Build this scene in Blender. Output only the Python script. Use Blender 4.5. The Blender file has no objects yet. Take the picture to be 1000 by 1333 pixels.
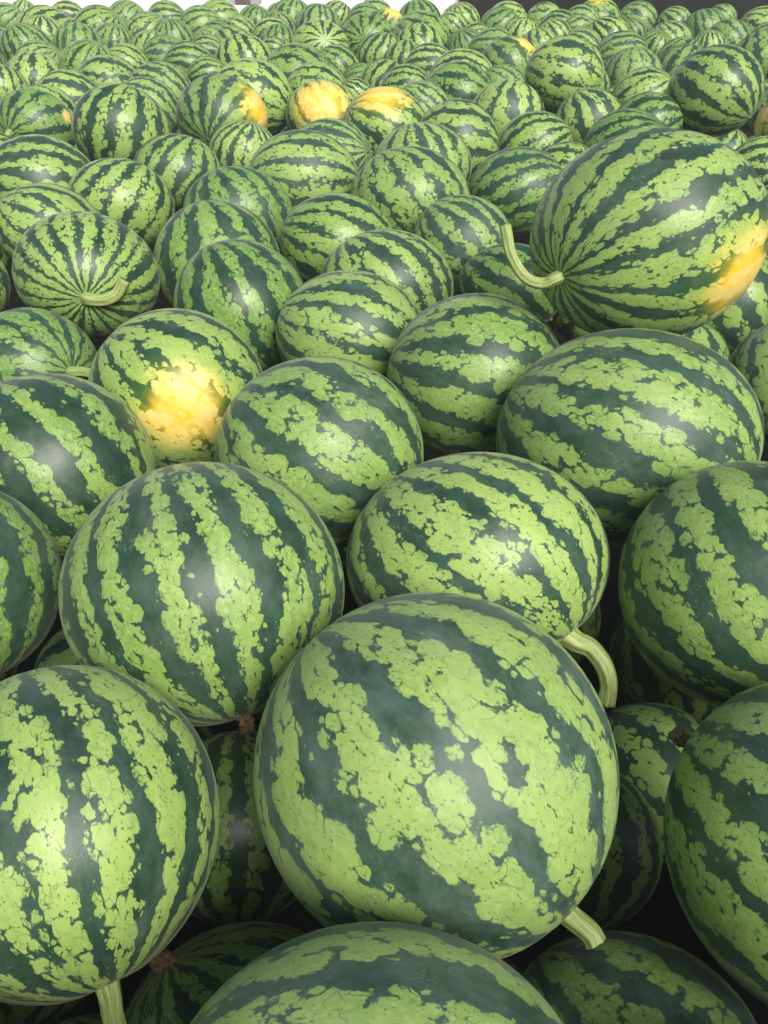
import bpy, math, random
import numpy as np

R = math.radians
scene = bpy.context.scene
col = scene.collection

# ---------------------------------------------------------------- camera
CAM = np.array((0.0, 0.0, 1.22))
cam_data = bpy.data.cameras.new('camera')
cam_data.sensor_fit = 'VERTICAL'
cam_data.sensor_height = 36.0
cam_data.lens = 36.0 * 1100.0 / 1333.0
cam_data.clip_start = 0.02
cam_data.clip_end = 200.0
cam = bpy.data.objects.new('camera', cam_data)
cam.location = CAM
cam.rotation_euler = (R(54.05789), 0, 0)
col.objects.link(cam)
scene.camera = cam

# ---------------------------------------------------------------- light
SUN_EL, SUN_AZ = 43.0, 26.0          # behind the camera, a little to the right
world = bpy.data.worlds.new('World')
scene.world = world
world.use_nodes = True
wn = world.node_tree
wn.nodes.clear()
sky = wn.nodes.new('ShaderNodeTexSky')
sky.sky_type = 'NISHITA'
sky.sun_disc = False
sky.sun_elevation = R(SUN_EL)
sky.sun_rotation = R(180 - SUN_AZ)
sky.air_density = 1.0
sky.dust_density = 4.0
sky.ozone_density = 1.0
bg = wn.nodes.new('ShaderNodeBackground')
bg.inputs['Strength'].default_value = 0.075
wo = wn.nodes.new('ShaderNodeOutputWorld')
wn.links.new(sky.outputs[0], bg.inputs[0])
wn.links.new(bg.outputs[0], wo.inputs[0])

sun_data = bpy.data.lights.new('sun', 'SUN')
sun_data.energy = 3.0
sun_data.angle = R(26)
sun_data.color = (1.0, 0.96, 0.88)
sun = bpy.data.objects.new('sun', sun_data)
d = np.array((math.sin(R(SUN_AZ)) * math.cos(R(SUN_EL)), -math.cos(R(SUN_AZ)) * math.cos(R(SUN_EL)), math.sin(R(SUN_EL))))
from mathutils import Vector
sun.rotation_euler = Vector(d).to_track_quat('Z', 'Y').to_euler()
sun.location = (1, -2, 4)
col.objects.link(sun)

scene.view_settings.view_transform = 'Standard'
scene.view_settings.look = 'None'
scene.view_settings.gamma = 1.0
scene.view_settings.exposure = 0.40
scene.cycles.max_bounces = 4
scene.cycles.diffuse_bounces = 2
scene.cycles.glossy_bounces = 2

# ---------------------------------------------------------------- node helpers
class NT:
    def __init__(self, tree):
        self.t = tree
    def n(self, kind, **kw):
        nd = self.t.nodes.new(kind)
        for k, v in kw.items():
            setattr(nd, k, v)
        return nd
    def put(self, sock, v):
        if isinstance(v, bpy.types.NodeSocket):
            self.t.links.new(v, sock)
        elif v is not None:
            sock.default_value = v
    def m(self, op, a, b=None, c=None, clamp=False):
        nd = self.n('ShaderNodeMath', operation=op, use_clamp=clamp)
        self.put(nd.inputs[0], a); self.put(nd.inputs[1], b); self.put(nd.inputs[2], c)
        return nd.outputs[0]
    def v(self, op, a, b=None, s=None):
        nd = self.n('ShaderNodeVectorMath', operation=op)
        self.put(nd.inputs[0], a); self.put(nd.inputs[1], b)
        if s is not None:
            self.put(nd.inputs['Scale'], s)
        return nd.outputs['Value'] if op in ('LENGTH', 'DOT_PRODUCT', 'DISTANCE') else nd.outputs['Vector']
    def noise(self, vec, scale, detail=2.0, rough=0.5, color=False):
        nd = self.n('ShaderNodeTexNoise')
        self.put(nd.inputs['Vector'], vec)
        nd.inputs['Scale'].default_value = scale
        nd.inputs['Detail'].default_value = detail
        nd.inputs['Roughness'].default_value = rough
        return nd.outputs['Color' if color else 'Fac']
    def ss(self, x, lo, hi):
        nd = self.n('ShaderNodeMapRange', interpolation_type='SMOOTHSTEP')
        self.put(nd.inputs['Value'], x)
        self.put(nd.inputs['From Min'], lo); self.put(nd.inputs['From Max'], hi)
        return nd.outputs['Result']
    def mix(self, fac, a, b):
        nd = self.n('ShaderNodeMix', data_type='RGBA')
        self.put(nd.inputs[0], fac); self.put(nd.inputs[6], a); self.put(nd.inputs[7], b)
        return nd.outputs[2]
    def sep(self, v):
        nd = self.n('ShaderNodeSeparateXYZ'); self.put(nd.inputs[0], v)
        return nd.outputs
    def comb(self, x, y, z):
        nd = self.n('ShaderNodeCombineXYZ')
        self.put(nd.inputs[0], x); self.put(nd.inputs[1], y); self.put(nd.inputs[2], z)
        return nd.outputs[0]
    def prop(self, name, out='Fac'):
        nd = self.n('ShaderNodeAttribute', attribute_type='OBJECT', attribute_name=name)
        return nd.outputs[out]

def new_mat(name):
    mt = bpy.data.materials.new(name)
    mt.use_nodes = True
    mt.node_tree.nodes.clear()
    t = NT(mt.node_tree)
    out = t.n('ShaderNodeOutputMaterial')
    bs = t.n('ShaderNodeBsdfPrincipled')
    mt.node_tree.links.new(bs.outputs[0], out.inputs[0])
    return mt, t, bs

def rgb(r, g, b):
    return (r, g, b, 1.0)

# ---------------------------------------------------------------- rind material
def rind_material(name, spotted, fine):
    mt, t, bs = new_mat(name)
    pat = t.n('ShaderNodeAttribute', attribute_type='GEOMETRY', attribute_name='pat').outputs['Vector']
    p = t.v('NORMALIZE', pat)
    seed = t.prop('seed'); N = t.prop('stripes'); dk = t.prop('darkness'); wax = t.prop('wax'); hue = t.prop('hue')
    S = t.comb(t.m('MULTIPLY', seed, 7.31), t.m('MULTIPLY', seed, 3.77), t.m('MULTIPLY', seed, 5.13))
    x, y, z = t.sep(p)
    rho = t.m('MAXIMUM', t.m('SQRT', t.m('ADD', t.m('MULTIPLY', x, x), t.m('MULTIPLY', y, y))), 0.001)
    lat = t.m('ARCSINE', z)
    # cylinder coordinates: cells narrow towards the two ends, as the real stripes do
    Q = t.comb(t.m('DIVIDE', x, rho), t.m('DIVIDE', y, rho), t.m('MULTIPLY', lat, 0.80))
    QS = t.v('ADD', Q, S)
    w1 = t.v('SCALE', t.v('SUBTRACT', t.noise(QS, 10.0, 2.0, 0.5, True), (0.5, 0.5, 0.5)), s=0.065)
    QW = t.v('ADD', QS, w1)

    def stripe(P):
        """stripe value at a cylinder point P (seed offset included)"""
        q = t.v('SUBTRACT', P, S)
        a, b, c = t.sep(q)
        lon = t.m('ARCTAN2', b, a)
        nd = t.n('ShaderNodeTexNoise')
        t.put(nd.inputs['Vector'], t.v('MULTIPLY', P, (1.0, 1.0, 0.6)))
        nd.inputs['Scale'].default_value = 2.6
        nd.inputs['Detail'].default_value = 1.5
        n1, n2, n3 = t.sep(nd.outputs['Color'])
        n1 = t.m('SUBTRACT', n1, 0.5); n2 = t.m('SUBTRACT', n2, 0.5)
        ph = t.m('MULTIPLY_ADD', N, lon, t.m('MULTIPLY', n1, 6.0))
        v = t.m('COSINE', ph)
        v = t.m('ADD', v, t.m('MULTIPLY', n2, 2.3))
        return t.m('SUBTRACT', v, dk)

    feather = t.m('MULTIPLY', t.m('SUBTRACT', t.noise(QS, 46.0, 2.0, 0.6), 0.5), 0.42)
    def cells(scale, base, gain, top, soft):
        vo = t.n('ShaderNodeTexVoronoi', feature='F1', voronoi_dimensions='3D')
        t.put(vo.inputs['Vector'], QW)
        t.put(vo.inputs['Scale'], t.m('MULTIPLY', N, scale))
        L = stripe(vo.outputs['Position'])
        r = t.m('ADD', t.m('MINIMUM', t.m('MULTIPLY_ADD', L, gain, base), top), feather)
        return t.ss(t.m('SUBTRACT', r, vo.outputs['Distance']), -soft, soft), L

    m1, L1 = cells(0.58, 0.41, 0.80, 0.61, 0.040)
    m2, L2 = cells(1.15, 0.22, 0.62, 0.62, 0.07)
    L0 = stripe(QW)
    light = t.m('MAXIMUM', m1, m2)
    dark_gate = t.ss(L0, -0.75, -0.45)
    light = t.m('MULTIPLY', light, dark_gate)
    if fine:
        # dark hairline cracks and flecks inside the pale bands
        fm = t.noise(QS, 7.0, 2.0)
        ve = t.n('ShaderNodeTexVoronoi', feature='DISTANCE_TO_EDGE', voronoi_dimensions='3D')
        t.put(ve.inputs['Vector'], t.v('ADD', QW, t.v('SCALE', t.v('SUBTRACT', t.noise(QS, 22.0, 1.0, 0.5, True), (0.5, 0.5, 0.5)), s=0.07))); ve.inputs['Scale'].default_value = 12.0
        crk = t.m('MULTIPLY', t.m('SUBTRACT', 1.0, t.ss(ve.outputs['Distance'], 0.012, 0.05)), t.ss(fm, 0.47, 0.58))
        crk = t.m('MULTIPLY', crk, t.m('SUBTRACT', 1.0, t.m('MULTIPLY', t.ss(L0, 0.5, 1.2), 0.6)))
        vf = t.n('ShaderNodeTexVoronoi', feature='F1', voronoi_dimensions='3D')
        t.put(vf.inputs['Vector'], t.v('MULTIPLY', QW, (1.0, 1.0, 0.75))); vf.inputs['Scale'].default_value = 42.0
        fl = t.m('SUBTRACT', 1.0, t.ss(vf.outputs['Distance'], 0.14, 0.30))
        fl = t.m('MULTIPLY', fl, t.ss(fm, 0.58, 0.44))
        cut = t.m('MAXIMUM', t.m('MULTIPLY', crk, 0.85), t.m('MULTIPLY', fl, 0.7))
        light = t.m('MULTIPLY', light, t.m('SUBTRACT', 1.0, cut))
        # pale crumbs inside the dark stripes
        cr = t.m('SUBTRACT', 1.0, t.ss(vf.outputs['Distance'], 0.22, 0.40))
        cr = t.m('MULTIPLY', cr, t.ss(t.noise(QS, 3.2, 3.0, 0.65), 0.58, 0.68))
        crumbs = t.m('MULTIPLY', cr, 0.42)
    # soft lengthwise clouds in the dark stripes
    streak = t.ss(t.noise(t.v('MULTIPLY', QS, (1.0, 1.0, 0.28)), 12.0, 3.0, 0.65), 0.42, 0.75)

    # colours of the skin
    cn = t.noise(QS, 2.2, 3.0, 0.6)
    cf = t.noise(QS, 26.0, 3.0, 0.7)
    tone = t.m('ADD', hue, t.m('MULTIPLY', t.m('SUBTRACT', cn, 0.5), 1.3), clamp=True)
    lc = t.mix(tone, rgb(0.120, 0.265, 0.045), rgb(0.340, 0.495, 0.112))
    lc = t.mix(t.m("MULTIPLY", t.ss(cf, 0.40, 0.72), 0.6), lc, rgb(0.41, 0.55, 0.17))
    # light bands turn deeper green at their rims
    lc = t.mix(t.m('MULTIPLY', t.m('SUBTRACT', 1.0, t.ss(L0, -0.3, 0.5)), 0.35), lc, rgb(0.13, 0.30, 0.06))
    dc = t.mix(t.ss(cn, 0.3, 0.7), rgb(0.008, 0.036, 0.018), rgb(0.017, 0.064, 0.030))
    bn = t.noise(QS, 4.5, 4.0, 0.7)
    bloom = t.m('MULTIPLY', wax, t.ss(bn, 0.25, 0.75))
    dc = t.mix(t.m('MULTIPLY', streak, 0.55), dc, rgb(0.030, 0.095, 0.050))
    dc = t.mix(bloom, dc, rgb(0.125, 0.205, 0.170))
    lc = t.mix(t.m('MULTIPLY', bloom, 0.25), lc, rgb(0.40, 0.52, 0.36))
    if fine:
        dc = t.mix(crumbs, dc, lc)
    base = t.mix(light, dc, lc)
    if fine:
        dust = t.ss(t.noise(t.v('ADD', p, S), 2.1, 5.0, 0.72), 0.52, 0.80)
        base = t.mix(t.m('MULTIPLY', dust, 0.30), base, rgb(0.30, 0.31, 0.22))
        sc_n = t.noise(t.v('MULTIPLY', t.v('ADD', p, S), (3.0, 14.0, 4.0)), 3.0, 2.0, 0.5)
        scr = t.m('MULTIPLY', t.m('SUBTRACT', 1.0, t.ss(t.m('ABSOLUTE', t.m('SUBTRACT', sc_n, 0.5)), 0.0, 0.012)), t.ss(cn, 0.52, 0.62))
        base = t.mix(t.m('MULTIPLY', scr, 0.35), base, rgb(0.34, 0.36, 0.24))
    if spotted:
        # yellow ground spot
        pd = t.prop('spot_dir', 'Vector'); ps = t.prop('spot_size')
        dd = t.v('DISTANCE', p, pd)
        wob = t.m('SUBTRACT', t.noise(QS, 5.0, 3.0, 0.6), 0.5)
        rel = t.m('SUBTRACT', ps, t.m('ADD', dd, t.m('MULTIPLY', wob, t.m('MULTIPLY', ps, 0.8))))
        rel = t.m('DIVIDE', rel, t.m('MAXIMUM', ps, 0.001))
        gate = t.m('GREATER_THAN', ps, 0.005)
        sm = t.m('MULTIPLY', t.ss(t.m('ADD', rel, t.m('MULTIPLY', light, 0.22)), -0.08, 0.62), gate)
        halo = t.m('MULTIPLY', t.ss(rel, -0.6, 0.4), gate)
        base = t.mix(t.m('MULTIPLY', halo, 0.75), base, t.mix(light, rgb(0.10, 0.22, 0.015), rgb(0.50, 0.56, 0.07)))
        yn = t.ss(t.noise(QS, 6.0, 4.0, 0.65), 0.35, 0.65)
        yc = t.mix(t.m('ADD', t.m('MULTIPLY', light, 0.55), t.m('MULTIPLY', yn, 0.6), clamp=True), rgb(0.90, 0.56, 0.010), rgb(0.88, 0.68, 0.22))
        base = t.mix(sm, base, yc)
    t.put(bs.inputs['Base Color'], base)
    # waxy skin
    rough = t.m('ADD', t.m('MULTIPLY_ADD', bn, 0.22, 0.26), t.m('MULTIPLY', wax, 0.22))
    t.put(bs.inputs['Roughness'], rough)
    bs.inputs['Specular IOR Level'].default_value = 0.5
    bs.inputs['Sheen Weight'].default_value = 0.08
    bs.inputs['Sheen Roughness'].default_value = 0.4
    bm = t.n('ShaderNodeBump')
    bm.inputs['Strength'].default_value = 0.10
    bm.inputs['Distance'].default_value = 0.002
    t.put(bm.inputs['Height'], t.noise(t.v('ADD', p, S), 15.0, 2.0, 0.6))
    t.put(bs.inputs['Normal'], bm.outputs[0])
    return mt

def stem_material(name, c0, c1, c2, rough):
    mt, t, bs = new_mat(name)
    uvw = t.n('ShaderNodeAttribute', attribute_type='GEOMETRY', attribute_name='pat').outputs['Vector']
    sv = t.v('MULTIPLY', uvw, (1.0, 1.0, 0.12))
    n = t.noise(sv, 3.2, 4.0, 0.65)
    n2 = t.noise(uvw, 1.7, 4.0, 0.6)
    c = t.mix(t.ss(n, 0.35, 0.65), c0, c1)
    c = t.mix(t.ss(n2, 0.5, 0.75), c, c2)
    t.put(bs.inputs['Base Color'], c)
    bs.inputs['Roughness'].default_value = rough
    bm = t.n('ShaderNodeBump')
    bm.inputs['Strength'].default_value = 0.5
    bm.inputs['Distance'].default_value = 0.002
    t.put(bm.inputs['Height'], n)
    t.put(bs.inputs['Normal'], bm.outputs[0])
    return mt

def plain_material(name, a, b, scale, rough, bump=0.2):
    mt, t, bs = new_mat(name)
    co = t.n('ShaderNodeTexCoord').outputs['Object']
    n = t.noise(co, scale, 6.0, 0.65)
    t.put(bs.inputs['Base Color'], t.mix(t.ss(n, 0.3, 0.7), a, b))
    bs.inputs['Roughness'].default_value = rough
    bm = t.n('ShaderNodeBump')
    bm.inputs['Strength'].default_value = bump
    bm.inputs['Distance'].default_value = 0.01
    t.put(bm.inputs['Height'], n)
    t.put(bs.inputs['Normal'], bm.outputs[0])
    return mt

RIND = {(sp, fi): rind_material('watermelon_rind' + ('_spotted' if sp else '') + ('' if fi else '_far'), sp, fi) for sp in (False, True) for fi in (False, True)}
STEM_GREEN = stem_material('stem_green', rgb(0.20, 0.30, 0.07), rgb(0.42, 0.50, 0.19), rgb(0.30, 0.36, 0.10), 0.5)
STEM_DRY = stem_material('stem_dry', rgb(0.10, 0.055, 0.028), rgb(0.30, 0.19, 0.10), rgb(0.20, 0.10, 0.05), 0.85)
SCAR = stem_material('corky_scar', rgb(0.10, 0.09, 0.05), rgb(0.26, 0.24, 0.13), rgb(0.12, 0.16, 0.07), 0.8)
SCAR_DARK = stem_material('dark_scar', rgb(0.010, 0.022, 0.014), rgb(0.035, 0.055, 0.035), rgb(0.02, 0.03, 0.02), 0.8)
WALL = plain_material('whitewash', rgb(0.80, 0.81, 0.82), rgb(0.88, 0.89, 0.90), 1.5, 0.8)
FLOOR = plain_material('shade_black_floor', rgb(0.006, 0.009, 0.007), rgb(0.014, 0.016, 0.013), 3.0, 0.95)  # near-black colour puts the shade of the gaps into the floor

TIMBER = plain_material('brown_timber', rgb(0.060, 0.045, 0.036), rgb(0.12, 0.09, 0.075), 9.0, 0.8)
PLASTER = plain_material('grey_plaster', rgb(0.24, 0.22, 0.20), rgb(0.34, 0.32, 0.30), 4.0, 0.85)
SHADE_SHEET = plain_material('painted_shade', rgb(0.002, 0.005, 0.0045), rgb(0.005, 0.009, 0.009), 2.0, 0.9, 0.6)  # near-black colour carries the deep shade at the back right
CARD = plain_material('cardboard', rgb(0.14, 0.085, 0.05), rgb(0.22, 0.14, 0.09), 6.0, 0.85)
BLUE = plain_material('blue_plastic', rgb(0.012, 0.018, 0.045), rgb(0.02, 0.03, 0.07), 3.0, 0.5)

for dull in (FLOOR, SHADE_SHEET):
    for nd in dull.node_tree.nodes:
        if nd.type == 'BSDF_PRINCIPLED':
            nd.inputs['Specular IOR Level'].default_value = 0.1

# ---------------------------------------------------------------- mesh helpers
def mesh_obj(name, verts, faces, mat, parent=None, smooth=True, pat=None):
    me = bpy.data.meshes.new(name)
    me.from_pydata([tuple(map(float, v)) for v in verts], [], faces)
    if pat is not None:
        at = me.attributes.new('pat', 'FLOAT_VECTOR', 'POINT')
        at.data.foreach_set('vector', np.asarray(pat, dtype=np.float32).ravel())
    if smooth:
        me.polygons.foreach_set('use_smooth', [True] * len(me.polygons))
    me.materials.append(mat)
    me.update()
    o = bpy.data.objects.new(name, me)
    col.objects.link(o)
    if parent is not None:
        o.parent = parent
    return o

def box_geo(x0, x1, y0, y1, z0, z1):
    v = [(x, y, z) for x in (x0, x1) for y in (y0, y1) for z in (z0, z1)]
    f = [(0, 1, 3, 2), (4, 6, 7, 5), (0, 4, 5, 1), (2, 3, 7, 6), (0, 2, 6, 4), (1, 5, 7, 3)]
    return v, f

def join_geo(parts):
    V, F = [], []
    for v, f in parts:
        o = len(V); V += list(v); F += [tuple(i + o for i in q) for q in f]
    return V, F

def tag(o, label, cat, group=None):
    o['label'] = label; o['category'] = cat
    if group:
        o['group'] = group

# ---------------------------------------------------------------- the setting
v, f = box_geo(-12, 12, -3, 14, -0.2, 0.0)
o = mesh_obj('floor', v, f, FLOOR, smooth=False); o['kind'] = 'structure'

wall = mesh_obj('white_wall', *box_geo(-9.0, 0.70, 9.2, 9.4, 0.0, 2.6), WALL, smooth=False)
tag(wall, 'pale white wall behind the far end of the melon heap', 'wall')

ledge = mesh_obj('added_ledge', *box_geo(-9.0, 0.60, 8.05, 9.198, 0.0, 0.50), WALL, smooth=False)  # added step, its top catches the sun so the back strip turns white
tag(ledge, 'pale ledge added to catch the sun behind the far left end of the heap', 'ledge')

pil = bpy.data.objects.new('pillar', None); pil.location = (-1.15, 8.35, 0.504); col.objects.link(pil)
tag(pil, 'brown timber pillar standing before the white wall', 'pillar')
mesh_obj('post', *box_geo(-0.10, 0.02, -0.09, 0.09, 0.0, 2.1), TIMBER, pil, smooth=False)
mesh_obj('side_board', *box_geo(0.023, 0.10, -0.06, 0.09, 0.0, 2.1), PLASTER, pil, smooth=False)

shade_planks = bpy.data.objects.new('shade_board', None); shade_planks.location = (0, -0.12, 0); col.objects.link(shade_planks)  # added board, unseen behind the camera, keeps sun off the nearest gaps
tag(shade_planks, 'rough plank board added out of view to shade the near end of the heap', 'board')
pr = random.Random(4)
for k in range(6):
    mesh_obj('plank', *box_geo(-1.6 + pr.uniform(-.03, .03), 1.6 + pr.uniform(-.03, .03), -0.030 + pr.uniform(-.003, .003), -0.004, 0.156 * k + 0.006, 0.156 * (k + 1)), TIMBER, shade_planks, smooth=False)
for xx in (-1.45, -0.5, 0.5, 1.45):
    mesh_obj('batten', *box_geo(xx - 0.04, xx + 0.04, -0.075, -0.036, 0.0, 0.92), TIMBER, shade_planks, smooth=False)

# dark tarpaulin as a folded black sheet on the right
V, F = [], []
nx, nz = 160, 10
for j in range(nz + 1):
    for i in range(nx + 1):
        xx = 0.72 + 7.0 * i / nx
        zz = 0.01 + 2.6 * j / nz
        yy = 9.15 + 0.05 * math.sin(xx * 9.0) + 0.03 * math.sin(xx * 23.0 + zz) + 0.02 * math.sin(zz * 4 + xx * 5)
        V.append((xx, yy, zz))
for j in range(nz):
    for i in range(nx):
        a = j * (nx + 1) + i
        F.append((a, a + 1, a + nx + 2, a + nx + 1))
shade_sheet = mesh_obj('shade', V, F, SHADE_SHEET)  # black sheet standing in for the deep shade at the back
md = shade_sheet.modifiers.new('thickness', 'SOLIDIFY'); md.thickness = 0.01
tag(shade_sheet, 'dark tarpaulin put in as a black sheet behind the heap at the upper right', 'shade')

def carton(loc, w, dpt, h, mat, label, cat, name):
    r = bpy.data.objects.new(name, None); r.location = loc; r.rotation_euler = (0, 0, 0.2); col.objects.link(r)
    tag(r, label, cat)
    t = 0.012
    body = join_geo([box_geo(-w/2, w/2, -dpt/2, -dpt/2 + t, 0, h), box_geo(-w/2, w/2, dpt/2 - t, dpt/2, 0, h),
                     box_geo(-w/2, -w/2 + t, -dpt/2 + t, dpt/2 - t, 0, h), box_geo(w/2 - t, w/2, -dpt/2 + t, dpt/2 - t, 0, h),
                     box_geo(-w/2 + t, w/2 - t, -dpt/2 + t, dpt/2 - t, 0, t)])
    mesh_obj('body', *body, mat, r, smooth=False)
    mesh_obj('rim', *box_geo(-w/2 - .01, w/2 + .01, -dpt/2 - .012, -dpt/2 - .002, h - .05, h + .005), mat, r, smooth=False)
    mesh_obj('rim', *box_geo(-w/2 - .01, w/2 + .01, dpt/2 + .002, dpt/2 + .012, h - .05, h + .005), mat, r, smooth=False)
carton((3.75, 8.75, 0), 0.13, 0.3, 0.63, CARD, 'narrow brown carton before the dark tarpaulin at the right', 'carton', 'carton')
carton((4.02, 8.82, 0), 0.32, 0.3, 0.67, BLUE, 'dark blue plastic crate between two brown cartons at the back right', 'crate', 'plastic_crate')
carton((4.32, 8.75, 0), 0.16, 0.3, 0.61, CARD, 'wider brown carton at the far right end of the back', 'carton', 'carton')

# ---------------------------------------------------------------- dusty air
hz = mesh_obj('haze', *box_geo(-14, 14, -4, 16, -1.2, 3.2), WALL, smooth=False)
hz['kind'] = 'stuff'
hm = bpy.data.materials.new('haze'); hm.use_nodes = True
hm.node_tree.nodes.clear()
hv = hm.node_tree.nodes.new('ShaderNodeVolumePrincipled')
hv.inputs['Color'].default_value = rgb(0.85, 0.92, 0.88)
hv.inputs['Density'].default_value = 0.014
ho = hm.node_tree.nodes.new('ShaderNodeOutputMaterial')
hm.node_tree.links.new(hv.outputs[0], ho.inputs['Volume'])
hz.data.materials.clear(); hz.data.materials.append(hm)

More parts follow.
